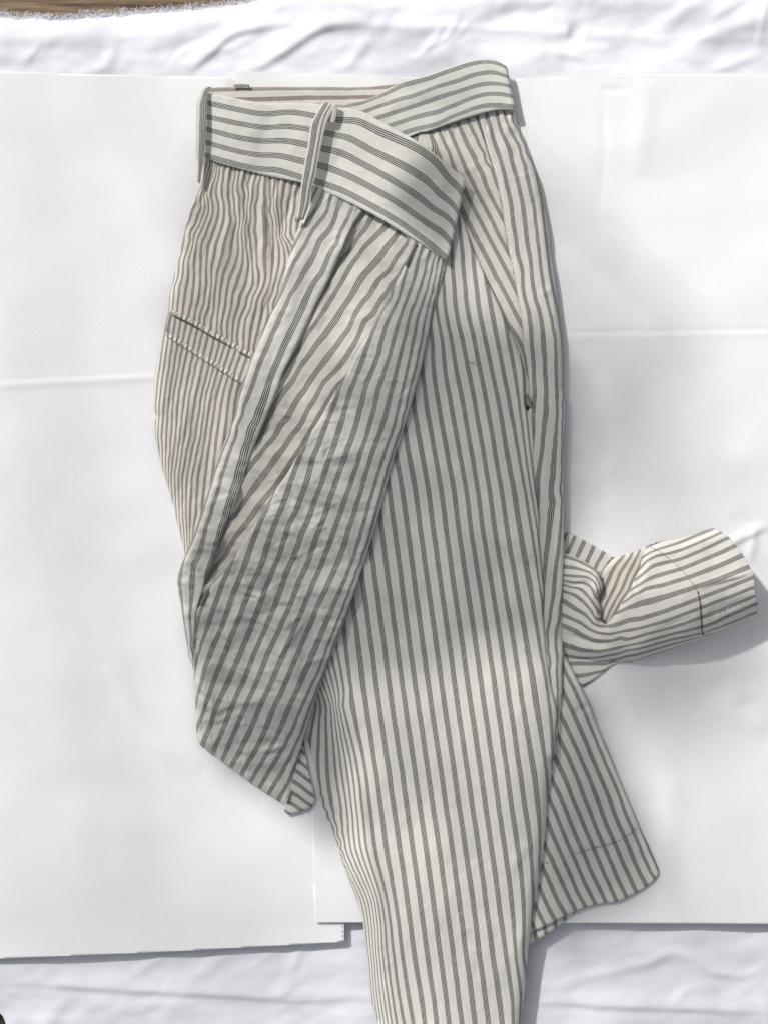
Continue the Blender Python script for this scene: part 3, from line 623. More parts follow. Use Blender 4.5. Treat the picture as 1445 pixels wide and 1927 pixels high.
band2 = panel('waistband', F2_out, F2_st, F_SIDE, trousers, 48, [(650,210,36),(760,190,44),(860,160,52),(940,150,50),(900,190,52)], rolls=[(0,11,5,5),(11,13,12,7),(13,19,2,3)],
   fold=[([(700,222),(760,190),(850,160)],2.5,12,'^')], noise=[('f',2.2,70,40,.3)], corners=(0,11,13,20), wob=(0.45,40), seed=10)
band2['label'] = 'right end of the waistband with grey stripes running along it'

# --- pocket facing, side strip and main panel of the upper leg
W_out = [(786,248),(811,246),(848.5,234),(879.6,220.6),(896,216),(904.6,244),(915,279.6),(921,300),(933.6,333.6),(940,367),(947,406),(952,439.5),(957.5,480),(960.6,484),(971,542),(979,590),(984.5,629.5),(985.5,656.5),(989.7,679),(995,723),(1000,766.5),(985,760),(960,690),(925,600),(885,520),(855,450),(835,400),(800,330),(770,270)]
W_st = [(-2,[(826,400),(860,440),(890,490),(920,540)]+ZB((770,470),(830,600),(900,700),(960,800),(1005,920),(1030,1060))),
 (-1,[(800,300)]+ZA((420,1010),(500,1170),(560,1290),(640,1440))+ZB((740,200),(830,370),(900,500),(970,640))),(0,ZA((215,310),(270,430),(340,600),(460,870),(560,1070),(650,1240),(750,1430))+ZB((840,150),(925,330))),
 (1,ZA((310,280),(380,460),(470,680),(560,860),(670,1070),(760,1260),(860,1440))),(2,ZA((390,240),(480,450),(560,610),(640,800),(740,1000),(820,1150))),(3,ZA((480,210),(560,370),(640,520),(690,640),(730,760))),(4,ZA((565,190),(600,300),(650,450),(690,580))),
 (-1.0,ZA((140,300),(230,560)))]
S_in = [(896,216),(904.6,244),(915,279.6),(921,300),(933.6,333.6),(940,367),(947,406),(952,439.5),(957.5,480),(960.6,484),(971,542),(979,590),(984.5,629.5),(985.5,656.5),(989.7,679),(995,723),(998,766.5)]
S_out = S_in[::-1]+[(932,206),(955,205),(971,207),(973,216),(976,230),(985.5,250.6),(996,277.6),(1004,302.5),(1016.7,337.8),(1023,371),(1029,406),(1034,437),(1038.5,479),(1041.6,492.5),(1047.8,542),(1052,584),(1058,625),(1060,656.5),(1062,729),(1063.4,780),(1061,824.5),(1060.5,902),(1061.5,1000),(1062,1078),(1060.5,1140),(1059.7,1194.7),(1062.8,1233.6),(1060.7,1250),(1060,1305),(1056,1343),(1049.6,1394),(1043,1438),(1030,1450),(1020,1380),(1005,1250),(995,1100),(985,1000),(980,900),(978,800)]
S_st = [(0,ZA((650,165),(690,290),(740,470),(790,620),(830,790),(870,960),(890,1140),(920,1300))+ZB((935,0),(980,170),(985,340),(1030,500),(1055,720),(1070,900),(1080,1100),(1085,1300))+ZC((795,380),(790,520),(790,700),(770,1000))),
 (1,ZA((750,150),(780,300),(840,430),(880,590),(920,720),(960,890),(990,1080),(1010,1280))+ZB((1040,0),(1060,200),(1100,430),(1150,620),(1165,850),(1180,1050),(1190,1300))+ZC((940,380),(920,600),(900,800),(875,1050),(850,1250),(840,1500),(820,1900))),
 (2,ZA((815,170),(850,260),(880,340),(940,430),(980,570),(1010,700),(1050,880),(1090,1060),(1110,1250))+ZB((1130,0),(1155,200),(1200,400),(1240,580),(1275,760),(1280,1000),(1285,1200))+ZC((1070,300),(1080,500),(1050,800),(1020,1150),(1000,1500),(975,1900))+ZD((430,250),(410,500),(390,800),(380,1200),(400,1600))),
 (3,ZA((885,160),(910,250),(960,310),(1010,430),(1070,580),(1120,760),(1150,920),(1170,1150),(1200,1360))+ZB((1210,0),(1230,200),(1280,430),(1320,630),(1340,800),(1350,1000),(1352,1250))+ZC((1165,300),(1150,700),(1145,1000),(1140,1300),(1145,1550),(1120,1900))+ZD((570,300),(540,500),(520,750),(480,1000),(440,1220),(450,1450),(465,1700))+ZE((505,200),(540,500))),
 (4,ZD((655,600),(620,850),(590,1080),(550,1290),(570,1500),(570,1750))+ZE((590,0),(600,300),(605,500),(600,650),(580,850))), (4,ZA((942,235),(995,345),(1050,480))),
 (5,ZC((1220,300),(1210,1000),(1215,1700))),(5,ZE((655,0),(655,300),(640,520),(610,800)))]
C_out = [(840,390),(863,402),(871,412),(880,437),(890,464),(896,479),(909,507),(921,534),(938,571),(954,609),(973,652),(984.5,688),(988,737),(989,765),(1002,787),(1004.5,815),(1006,860),(1009,918),(1014.6,972),(1014,1000),(1017.6,1054),(1023,1112),(1022,1149.5),(1024.6,1184),(1028.5,1233.6),(1034,1272.6),(1036,1286.5),(1043,1316),(1048,1336),(1046,1366),(1043,1404),(1042,1436),(1038,1474),(1034,1506),(1029.7,1565),(1023.7,1613.5),(1010,1700),(996.7,1786.5),(989,1873),(980,1942),(976,1990),
 (735,1990),(709,1927),(698,1883),(690,1814),(681,1731),(674,1707),(653,1655),(632.7,1599.7),(605,1534),(594,1508),(582,1456),(570,1404),(575,1340),(590,1260),(620,1150),(680,960),(740,760),(785,600),(815,470)]
def L(k, *p): return (k, list(p))
C_st = [(5,ZB((60,1010),(115,1400))+Z7((-880,140))+[(815,860),(840,1000)]+[(868,1200),(935.5-24.5*2+24.5,1440+240-0)]),]
def kx(y, k):     # positions of the middle stripes measured at five rows
    pass
rows = {  # y: {stripe: x}
 480:{8:832,9:850,10:870,11:889.5},
 530:{7:819,8:834,9:854,10:874,11:895,12:915.5},
 584:{7:822,8:838,9:858,10:880,11:902,12:925,13:948},
 640:{6:813,7:832,8:849,9:870,10:892,11:913,12:936,13:957},
 700:{4:773,5:794.5,6:816,7:838,8:859,9:882,10:904,11:926,12:947,13:968.7,14:986},
 772:{3:757,4:780,5:804,6:827,7:850.6,8:873.4,9:896,10:918,11:941,12:961,13:979,14:990},
 860:{2:746,3:770,4:795,5:819.5,6:843,7:866,8:888.5,9:911,10:933,11:955,12:977,13:990,14:999},
 924:{0:709,1:733,2:757,3:781.6,4:806,5:830,6:854,7:877.5,8:899,9:921,10:943.5,11:966,12:988,13:999,14:1007},
 1000:{-1:694.5,0:718.7,1:742.9,2:767.5,3:791.3,4:815.6,5:839.8,6:863.3,7:886.1,8:908.5,9:931,10:954.5,11:978,12:1000.5,13:1012,14:1018},
 1100:{-3:659,-2:683,-1:707,0:731.5,1:756,2:780.5,3:805,4:829.5,5:853.5,6:878,7:902,8:925,9:948,10:971.5,11:995.5,12:1016,13:1022},
 1200:{-4:648,-3:672.5,-2:696.7,-1:721,0:745,1:769,2:794,3:819,4:843.7,5:868,6:893,7:917.5,8:941,9:965,10:988.5,11:1013.5,12:1028},
 1330:{-12:593,-11:601.5,-10:612,-9:622.5,-8:627.5,-7:632,-6:637,-5:645,-4:664,-3:689,-2:713.5,-1:738,0:762.5,1:787,2:811.5,3:836.5,4:861,5:886,6:911,7:936,8:960,9:984,10:1009,11:1034.5,12:1047},
 1450:{-12:581,-11:598,-10:615,-9:631,-8:641,-7:652,-6:662,-5:672.5,-4:687,-3:706.6,-2:731.5,-1:756,0:780.5,1:805,2:829.5,3:854,4:879,5:904,6:928.5,7:953,8:977.5,9:1003,10:1028,11:1041},
 1527:{-11:607,-10:625,-9:642,-8:653,-7:662,-6:671,-5:682,-4:697,-3:717.5,-2:742,-1:766.5,0:791,1:815.5,2:840,3:865,4:890,5:914.5,6:939,7:963.5,8:988.5,9:1013,10:1034},
 1600:{-11:627,-10:638,-9:650,-8:660,-7:669,-6:679.5,-5:690,-4:706,-3:727,-2:752.5,-1:777,0:802,1:826.5,2:851,3:875.5,4:900.5,5:925,6:950,7:974,8:998.5,9:1017,10:1025},
 1700:{-12:672,-11:679,-10:685,-9:692.5,-8:699,-7:705,-6:711,-5:719,-4:729,-3:744.5,-2:767,-1:791,0:815.5,1:840,2:864,3:890,4:914,5:938.5,6:963,7:985,8:1004},
 1800:{-12:687,-11:693,-10:698,-9:703,-8:708,-7:714,-6:720,-5:729,-4:741,-3:757,-2:780,-1:804,0:828.5,1:853,2:877,3:902.5,4:927,5:952,6:971,7:985},
 1873:{-12:695,-11:699,-10:703,-9:708.5,-8:715,-7:721.5,-6:729.5,-5:738,-4:751,-3:768,-2:792,-1:815,0:838.5,1:862,2:887,3:912,4:938,5:963,6:980},
 1950:{-11:707,-10:713,-9:719,-8:726,-7:733,-6:741,-5:750,-4:765,-3:781,-2:802,-1:824,0:847.5,1:872,2:896.5,3:922,4:947,5:968,6:979}}
C_st = []
for k in range(-12, 15):
    pl = [(rows[y][k], y) for y in sorted(rows) if k in rows[y]]
    if len(pl) > 1: C_st.append((k, pl))
def WC(x, y): return .35+.65*np.clip((y-1200)/400, 0, 1)
legC = panel('upper_leg', C_out, C_st, F_OUT, trousers, 56,
   [(870,450,50),(950,620,50),(1000,800,50),(850,700,52),(880,1000,56),(1000,1000,52),(1020,1250,50),(760,900,48),(700,1150,45),(600,1250,32),(640,1180,38),(590,1340,26),(800,1300,58),(950,1400,58),(640,1330,48),(600,1450,27),(575,1400,25),(615,1540,27),(690,1500,52),(700,1650,50),(850,1650,60),(980,1650,52),(720,1850,46),(850,1900,52),(960,1900,48)],
   rolls=[(0,12,5,6),(12,31,5,7),(31,40,26,24),(42,52,26,36)],
   fold=[([(632,1300),(636,1350),(645,1410),(668,1480),(690,1580),(712,1690),(722,1790)],5,13,'^'),([(655,1600),(680,1660),(697,1740),(708,1840),(722,1930)],-3,9,'^'),([(640,1400),(655,1480),(672,1560)],-4,9,'v'),
         ([(800,1380),(830,1500),(850,1620)],2,35,'^'),([(870,1500),(905,1600),(900,1750)],-2,30,'^'),([(960,1640),(985,1600),(1005,1580)],2.5,10,'^'),([(930,1880),(960,1800),(1000,1740)],2,14,'^'),
         ([(860,1760),(885,1745),(900,1775)],1.2,6,'v'),([(860,480),(880,520),(900,600)],-2,18,'^'),([(890,1750),(900,1800),(890,1860)],-1.5,12,'^')]
        +rand_creases(26,(700,1480,1000,1930),.9,9,-.9,.5,11,(25,60)),
   noise=[('f',5,190,300,.12),('f',1.4,60,90,.2),('c',.75,WC,46,((.8,1.2),.2)),('f',.4,14,18,.2)], wob=(0.45,48), corners=(0,40,41,50), seed=12, lam=.9)
legC['label'] = 'smooth long upper leg running down the middle'
facing = panel('pocket_facing', W_out, W_st, F_FACE, legC, 44, [(850,240,40),(900,260,41),(950,450,42),(985,650,42),(860,450,42)], rolls=[(0,4,4,5)], noise=[('f',1.5,40,70,.3),('f',.5,14,18,0)], corners=(0,4,20,28), wob=(0.45,40), seed=13,
   fold=puckers([(811,250),(848,238),(890,222)],8,1.6,24,1.3,10)+[([(850,330),(880,320),(912,300)],1.5,7,'^')])
side = panel('side_panel', S_out, S_st, F_OUT, legC, 47, [(930,230,42),(980,240,40),(1000,400,46),(1020,600,47),(1030,900,47),(1045,1100,46),(1050,1300,44),(1045,1420,38)],
   rolls=[(0,16,3,5),(18,35,24,16),(35,41,14,9),(41,50,16,12)],
   fold=puckers([(900,222),(932,212),(970,212)],9,1.8,26,1.5,9)+[([(940,236),(962,238),(978,248),(990,262)],2.2,5,'^'),([(935,338),(960,336),(985,330),(1010,325)],1.2,5,'v'),([(990,370),(1015,380)],1.2,5,'v'),([(965,225),(950,260),(962,300)],1.6,8,'^'),
         ([(1025,1184),(1045,1205),(1060,1215)],-2.5,9,'^'),([(1040,1290),(1046,1340),(1045,1400)],-4,5,'v'),([(1010,560),(1035,545),(1050,535)],1.4,7,'^'),([(1036,1290),(1048,1345),(1047,1420)],2,4,'^')],
   noise=[('f',2.2,40,90,0),('f',.8,16,24,0)], wob=(0.59,34), corners=(0,16,19,50,51), seed=14)
stitch_line('seam', [(p[0]+1.5, p[1]) for p in S_in[1:]], 7, 2, .3, side, M_SEAM, side, 47)
def tack(name, a, b, w, z, mat, parent, href, n=14):
    a = np.array(a, float); b = np.array(b, float); d = (b-a); L_ = np.hypot(*d); d /= L_; nr = np.array([-d[1], d[0]]); buf = ([], [])
    if not isinstance(z, (int, float)): z = max(lay(z, *a), lay(z, *b), lay(z, *((a+b)/2)))+.6
    for i in range(n):
        c = a+d*L_*(i+.5)/n; tl = random.uniform(-.8, .8); p = [(*(c-nr*w+d*tl), z-1.2), (*(c-nr*w*.4), z+1.6), (*(c+nr*w*.4), z+1.6), (*(c+nr*w-d*tl), z-1.2)]
        tube('', p, L_/n*.55, None, None, join=buf, nseg=6)
    tube('', [(*a, z-.6), (*((a+b)/2), z), (*b, z-.6)], w*.8, None, None, join=buf, nseg=6)
    return joined(name, buf, mat, parent, href)
tack('bar_tack', (990,741), (1000,766), 1.9, legC, M_TACK, legC, 50)
lz = lay(legC, 887, 682)
tube('lint_thread', [(882,683,lz+.4),(885,682,lz+.8),(889,683.5,lz+.6),(892,682,lz+.5),(891,679.5,lz+.5)], .35, M_LINT, legC, 56)

# --- seat panel with the welt pocket
D_out = [(374,282),(383,285),(410.7,296.5),(493.8,320),(563,335),(602,350),(600,440),(570,560),(500,740),(430,940),(375,1050),(346,1043),(338,1010),(329,974.6),(318.8,930.5),(306.5,890),(296,846),(290.6,821),(290.6,784),(288.8,740),(290.8,704.5),(300,654.7),(308.8,613),(315.7,585.5),(318.4,555),(328,510.7),(337,476),(347,434),(355,401),(363.7,379),(374.7,358),(376,330)]
H460 = [65,95,140,190,240,290,335,385,440,500,555,605,660,730,815]
Y740 = [294,302,311,319.7,327.6,336.4,349.6,357.6,370,382,389.4,398,410.5,421,433.4,445.8]
H900 = {3:180,4:205,5:235,6:280,7:320,8:365,9:408,10:465,11:530,12:603,13:680}
H1300 = {6:287,7:325,8:362,9:397,10:440,11:500,12:560}
D_up = {1:ZG((265,0),(225,200),(205,400),(203,480)),2:ZG((320,0),(295,200),(265,360),(255,500)),3:ZG((375,0),(365,200),(330,380),(315,540)),4:ZG((435,0),(435,200),(410,400),(380,560)),5:ZG((510,0),(505,200),(480,380),(440,600)),
 6:ZG((575,0),(575,200),(550,400),(500,640)),7:ZG((630,0),(625,200),(600,400),(552,560),(545,660)),8:ZG((715,0),(680,150),(655,350),(650,500),(620,720)),9:ZG((795,0),(745,150),(715,330),(700,500),(680,760)),
 10:ZG((880,0),(820,140),(790,320),(775,480),(735,640),(740,790)),11:ZG((960,0),(900,200),(860,320),(840,480),(800,650),(790,830)),12:ZG((1035,0),(1000,170),(930,350),(900,500),(860,700),(850,870)),
 13:ZG((1080,0),(1075,230),(1000,440),(930,600),(905,760),(905,900)),14:ZG((1120,0),(1135,230),(1060,430),(1000,580),(980,760),(970,930)),15:ZG((1210,0),(1200,200),(1120,400),(1080,600),(1045,830),(1030,980)),
 16:ZG((1290,0),(1270,180),(1200,350),(1170,540),(1120,760),(1090,880)),17:ZG((1360,0),(1310,200),(1270,350),(1245,520)),18:ZG((1430,0),(1370,180),(1345,300),(1300,420)),0:ZG((205,180),(165,350),(152,470))}
D_top = {1:ZF((185,110),(150,250),(125,390),(70,520),(20,650),(-60,850)),2:ZF((212,125),(200,220),(165,340),(115,500),(110,660),(50,820),(-10,1000)),3:ZF((240,130),(235,230),(185,370),(150,470),(160,600),(110,780),(30,950),(-10,1150)),
 4:ZF((275,140),(250,250),(190,400),(172,500),(190,640),(140,820),(60,1010),(38,1200)),5:ZF((300,150),(280,270),(228,430),(240,620),(200,830),(112,1080)),6:ZF((345,165),(310,230),(282,400),(302,600),(290,760),(190,1050)),
 7:ZF((400,180),(362,250),(336,400),(358,600),(355,780),(272,1050)),8:ZF((440,195),(420,280),(410,450),(422,650),(437,780),(380,1000)),9:ZF((492,210),(480,330),(457,500),(477,700),(482,850),(440,1050)),
 10:ZF((535,215),(515,330),(510,450),(532,650),(537,850),(520,1050)),11:ZF((600,235),(580,330),(585,500),(585,720),(557,900),(570,1100)),12:ZF((655,250),(620,400),(628,560),(612,700),(592,850),(602,1080)),
 13:ZF((712,262),(698,370),(678,500),(648,700),(628,880),(655,1100)),14:ZF((785,280),(740,400),(702,620),(706,800),(712,1000)),15:ZF((805,290),(802,500),(805,900)),16:ZF((872,300),(870,400),(876,600),(893,800),(900,1000)),
 17:ZF((915,310),(912,420),(905,640),(940,880),(960,1130)),18:ZF((965,320),(945,420),(932,600),(962,850),(1000,1050)),19:ZF((1040,340),(1000,480),(985,650),(1005,850)),20:ZF((1110,370),(1092,500),(1055,640),(1032,800),(1020,960)),21:ZF((1180,390),(1140,500),(1120,700),(1095,950))}
D_st = []
for k in range(0, 22):
    l = D_top.get(k, [])+D_up.get(k, [])
    if k == 0: l = D_up[0]
    if k < 16: l = l+[(Y740[k], 740)]
    if k < 15: l = l+ZH((H460[k], 460))
    if k in H900: l = l+ZH((H900[k], 900))
    if k in H1300: l = l+ZH((H1300[k], 1300))
    if k == 10: l = l+ZH((430,1600))
    if k == 9: l = l+ZH((408,1600))
    if k == 8: l = l+ZH((380,1650))
    D_st.append((k, l))
seat = panel('seat_panel', D_out, D_st, F_BACK, trousers, 32, [(390,300,38),(400,330,38),(480,320,46),(540,340,50),(540,400,44),(350,500,32),(480,600,38),(310,740,28),(400,800,36),(340,980,26),(420,700,36)],
   rolls=[(11,18,16,22),(18,26,16,22),(26,31,14,14)],
   fold=puckers([(385,288),(410,297),(494,321),(563,336),(600,350)],34,2.4,34,1.6,5)+[([(383,300),(380,340),(365,380),(352,420)],5,9,'a'),([(402,318),(392,350),(372,395)],-4,7,'v'),([(470,320),(462,360),(470,410),(480,450),(478,500)],-3.5,7,'^'),([(455,320),(450,380),(462,440),(455,520)],3,9,'^'),
         ([(478,330),(470,400),(478,440)],4,7,'a'),([(512,330),(505,380),(512,450),(520,510)],-4,6,'v'),([(530,335),(518,385),(525,440),(540,480)],4,6,'a'),([(548,340),(545,390),(530,430),(536,475)],-3,5,'v'),
         ([(500,330),(498,420),(502,520)],3,8,'^'),([(425,310),(420,360),(432,430),(415,500)],2.6,9,'^'),([(440,312),(436,370),(445,440)],-2.5,6,'v'),([(405,330),(412,400),(395,470)],-2,8,'^'),
         ([(505,520),(480,570),(465,620),(460,670)],3,8,'^'),([(520,530),(500,580),(488,620)],-3,6,'v'),([(400,560),(392,600),(385,640)],-2.2,5,'v'),([(380,690),(350,780),(345,900)],2,14,'^'),([(420,720),(395,820),(385,950)],-1.6,12,'^')],
   noise=[('f',3.2,45,170,.25),('f',1.6,14,60,.25),('f',.6,10,16,0)], wob=(0.72,26), corners=(0,5,10,11,31), seed=16, lam=.8)
seat['label'] = 'back seat panel with faded stripes and a slanted welt pocket'
Duf = stripe_field(D_st, .8)
pip1 = ZG((195,505),(300,552),(420,615),(540,685),(650,750),(760,810),(870,875),(960,925),(1045,975),(1110,1010)); pip2 = ZG((145,742),(230,800),(340,868),(440,935),(540,1000),(640,1060),(740,1125),(850,1195),(960,1262),(1030,1305))
c1 = catmull(pip1, 2); c2 = catmull(pip2, 2)
lip = ZG((180,562),(240,610),(330,660),(430,715),(520,775),(620,825),(720,885),(800,915),(900,985),(1000,1040),(1070,1080))
welt_out = lip+pip2[::-1]+ZG((150,700))
wst = [(k+.45, [(a+(-6 if i else 0)*0+2.5, b) for i, (a, b) in enumerate(l)]) for k, l in D_st]
pocket = panel('pocket_welt', welt_out, wst, F_BACK, seat, 40, [(330,610,39),(460,700,44),(330,640,38)], rolls=[(0,10,3.5,4)], noise=[('f',1,30,30,0)], corners=(0,10,20), step=2.0, wob=(0.36,20), seed=17)
# opening between upper piping and welt: the cream inside of the pocket, set deep
op_out = [(a-1, b) for a, b in pip1]+[(a, b+3) for a, b in lip[::-1]]
opening = panel('pocket_opening', op_out, wst, F_BACK, seat, 38, [(330,600,37),(460,680,41.5)], rolls=[(0,9,3,5)], corners=(0,9,10), step=2.0, seed=18)
for c, zz in ((c1, (41, 46)), (c2, (39, 44))):
    n = len(c); tube('piping', [(q[0], q[1], lay(seat, q[0], q[1])+3.0+1.3*math.sin(i*1.6)) for i, q in enumerate(c)], 4.4, F_PIPE, seat, 38, ufun=lambda x, y: float(Duf(np.array([x+2]), np.array([y]))[0]), nseg=10)
tube('welt_slit_shade', [(q[0]-1.2, q[1]+5.2, lay(seat, q[0], q[1])+3.8) for q in c1[::3]], 1.7, M_SLIT_SHADE, seat, 38, nseg=6)  # dark cord coloured as the shadow in the pocket opening
tack('bar_tack', (322,586), (314,625), 2.0, seat, M_TACK2, seat, 36, 20)

# --- crumpled leg folded across the front: facing, main panel, side strip
E2_out = [(676,385),(703.8,399),(730,413),(774,440),(786,452),(775,505),(752,527),(740,548),(726,580),(705,626),(684,664),(664,705),(639,745),(608,799),(595,815),(570,862),(551,895),(524,934),(500,976),(475,1011),(455,1048),(430,1080),(402,1112),(378,1130),(372,1112),(395,1050),(420,985),(445,918),(465,862),(480,822),(500,770),(528,700),(570,612),(588,574),(612,530),(640,470),(662,415)]
E2_st = [(0,[(681,390),(668,415),(650,440),(632,470),(612,505),(590,550)]),
 (1,ZI((680,300),(620,420),(540,520),(480,620),(390,720),(330,840),(270,950),(200,1060))+[(585,590)]),(2,ZI((810,390),(700,500),(590,600),(510,720),(430,850),(350,980),(280,1100),(190,1240),(110,1350))+ZJ((640,660),(570,780),(500,880),(440,980))),
 (3,ZI((920,460),(830,560),(770,660),(680,770),(560,910),(480,1060),(380,1200),(290,1330))+ZJ((900,520),(800,650),(700,780),(620,880),(540,1020),(450,1140),(370,1260),(300,1380))+ZK((790,130),(740,240),(680,350))),
 (4,ZI((1030,510),(960,610),(880,720),(810,820),(740,890),(650,1030),(550,1160),(490,1280))+ZJ((1130,370),(1050,550),(960,680),(850,830),(720,1000),(650,1110),(540,1270),(430,1420))+ZK((960,140),(870,260),(760,390),(660,520),(580,640),(520,760),(460,900))),
 (5,ZI((1050,640),(950,810),(860,920),(820,1000),(760,1060),(690,1180),(590,1290))+ZJ((1270,430),(1170,530),(1110,670),(1010,840),(930,940),(810,1060),(740,1200),(630,1380))+ZK((1120,150),(1000,290),(900,440),(800,580),(750,650),(650,780),(560,900),(450,1050),(380,1180),(300,1330))),
 (6,ZK((1240,120),(1130,320),(1060,440),(940,620),(840,770),(730,890),(640,1020),(550,1140),(440,1290))+ZL((640,0),(520,150),(430,280),(350,420)))]
E1_out = [(591,343),(600,346),(643,367),(688,390),(682,400),(666,425),(649,464.6),(632.7,493.6),(616,531),(593.6,574.7),(577,612),(548,672),(533,701),(523,730),(506,772),(485,822),(468.7,862),(452,918),(437.6,959),(423,992.5),(410.6,1028),(402,1059),(391,1080),(380.6,1118),(371.5,1146),(367,1181),(363.5,1219),(362.5,1265),(355,1245),(353,1239),(349,1215),(345,1189.5),(340,1153),(332.5,1113),(330,1093),(335,1073),(346,1046),(363,1005),(379,959),(392,920),(406,872),(423,826),(437.6,791),(442,776),(452,724),(465,697),(471,676),(488,640),(503,600),(518,570),(530,538),(537,500),(548,465),(560,430),(583,384)]
E1_st = [(1,[(597,355),(583,376),(570,396)]),(2,[(609,358),(601.5,385),(590,400),(573,425),(560,448),(545,475)]),
 (3,[(624,363),(616,396),(591,429),(576.6,456),(564,475),(551,497),(540,524),(531,550),(520,568),(500,606),(481.5,647),(468,682),(455,725),(440,790),(425,835),(405,885),(385,948),(365,1008)]+ZL((160,30),(110,220),(95,350),(108,500),(130,660),(150,850),(190,1100))),
 (4,ZI((395,165),(350,270),(310,400),(200,540),(150,680),(80,790),(0,940))+ZJ((500,280),(420,460),(350,620),(300,740),(230,900),(150,1130),(100,1260))+ZK((570,30),(510,190),(460,380),(420,500),(370,640),(340,780),(280,940),(230,1090),(200,1230),(150,1400))+ZL((270,130),(240,350),(230,560),(220,700),(225,850),(235,1000),(250,1150))),
 (5,ZI((505,215),(465,330),(400,440),(360,560),(280,680),(220,830),(150,920),(60,1110))+ZJ((620,400),(540,560),(470,700),(400,860),(340,1000),(280,1190),(230,1330))+ZK((740,0),(690,150),(620,320),(560,520),(510,700),(450,880),(400,1060),(340,1240),(290,1400))+ZL((420,250),(385,430),(310,640),(285,850),(262,1060))),
 (6,[(683,392),(668,418),(650,455)])]
E3_out = [(765,441),(783,448),(809,465),(836,486),(838.8,495),(828,540),(814.5,596),(804,641),(794,689),(776.5,751),(759,807),(742,859),(721,938),(702,1005),(684,1061),(663,1128),(629,1221),(611,1266),(587,1335),(570,1394),(556,1453),(543,1531),(519,1514),(494,1498),(471,1481),(449,1465),(431,1450),(411,1437),(395,1421),(374,1408),(367.5,1390.6),(365,1360),(364,1325),(362,1280),(361.5,1250),(363,1219),(367,1181),(371.5,1146),(382,1135),(391,1115),(395,1106),(419.7,1078),(444.6,1043),(464.5,1009),(489.5,974),(512,932),(539,893),(558,860),(587,810),(598,795),(627,743),(652,703),(672.5,662),(695,626.5),(713.6,593),(726,570),(738.5,541),(751,521),(762,497),(771,470)]
E3_st = [(-5,[(381,1137),(375,1156),(370,1178),(366,1215)]),(-4,ZL((700,90),(620,280),(560,440),(500,600),(440,770),(390,910),(340,1050),(300,1180),(270,1290))+[(358,1310)]),
 (-3,[(500,957),(491.5,978),(483,1001),(473,1026)]+ZL((890,0),(840,170),(760,350),(690,530),(640,690),(580,860),(520,1000),(440,1190),(360,1420))+[(369,1311),(360,1345)]),
 (-2,[(574,835),(560,870),(543.5,918),(533,947),(522.7,974),(512,1001)]+ZL((1080,0),(1010,200),(900,430),(830,600),(780,740),(700,920),(640,1080),(570,1260),(500,1430))+[(383,1339),(366,1378)]),
 (-1,[(645,712),(633,749),(624.8,772),(614,797),(601.6,828.5),(589,861.7),(578.7,901),(566,938.5),(556,963),(543,988)]+ZL((1250,0),(1190,140),(1100,350),(1030,560),(950,760),(870,950),(790,1150),(670,1430))+[(411,1321),(393,1370),(378,1408)]),
 (0,[(735,560),(722,578.7),(709.5,605.7),(699.5,628.7),(689,658),(678.7,687),(668,716),(656,745),(647,775),(638,808),(626.5,847),(616,876),(603.7,913.6),(591,947),(579,982),(566,1009)]+ZL((1420,0),(1350,150),(1270,380),(1170,630),(1080,860),(980,1080),(910,1250),(840,1430))+[(438,1328),(414,1387),(397,1424)]),
 (1,[(768,500),(759,527),(751,556),(738.5,585),(726,612),(718,640),(712,665),(703.6,693),(689,724),(682,755),(671,797),(652,850),(629,915),(603,990),(578.7,1059)]+ZL((1445,380),(1340,640),(1240,860),(1150,1050),(1070,1240),(1000,1420))+[(466,1321),(438,1384),(416,1436)]),
 (2,[(800,450),(794.6,466.6),(786,493.6),(780,522.7),(771.8,547.6),(761,574.6),(751,603.7),(742,637),(732,672),(722,702),(712,732.5),(705,760),(696,797),(677,860),(655,925),(630,995),(605.7,1059),(559,1171),(534,1229),(516,1272.5),(494,1321),(469.5,1377),(445,1424),(432,1447)]),
 (3,[(812,460),(808,475),(801,504),(792.5,537),(782,568),(769.7,601.6),(761,638),(750,680),(740,725),(730,762),(719,800),(700,850),(680,920),(655,1000),(634.8,1059),(607,1120),(577,1190),(541,1276),(514.5,1335),(494,1387),(469.5,1432),(452,1465)]),
 (4,[(821,470),(817.4,483),(811,512),(805,541),(792.5,576.7),(784,608),(777,642),(768,690),(756,740),(743,797),(722,860),(700,930),(680,1000),(661.6,1059),(636,1120),(605,1190),(568,1276),(542,1335),(521,1387),(494,1432),(470,1476)]),
 (5,[(829,476),(825.7,487),(819.5,516.5),(814,547.6),(803,585),(794.6,630.6),(785,680),(771,735),(757,797),(738,850),(716,930),(697,1000),(679,1059),(655,1120),(628,1190),(594,1276),(570,1328),(542,1391),(514.5,1439),(487,1486)]),
 (6,[(836,480),(832,493.6),(825.7,531),(817.4,566),(811,601.6),(805,640),(795,685),(781,740),(766,790)]),
 (6,[(690,1050),(668,1110),(645,1170),(616,1245),(590,1315),(563,1387),(535,1446),(504,1498)]),(7,[(600,1325),(577,1387),(558,1437),(539,1481),(521,1514)]),(8,[(580,1400),(562,1455),(549,1494),(539,1527)])]
def WE(x, y): return .22+.78*np.clip((y-640)/420, 0, 1)*np.clip((790-x-(y-800)*-.0)/160, .35, 1)
EH = [(640,380,62),(780,460,64),(830,500,60),(560,450,60),(700,700,68),(520,620,62),(460,800,60),(600,900,66),(720,850,64),(480,1050,60),(350,1100,46),(600,1150,62),(380,1300,46),(500,1300,54),(420,1420,40),(540,1500,36)]
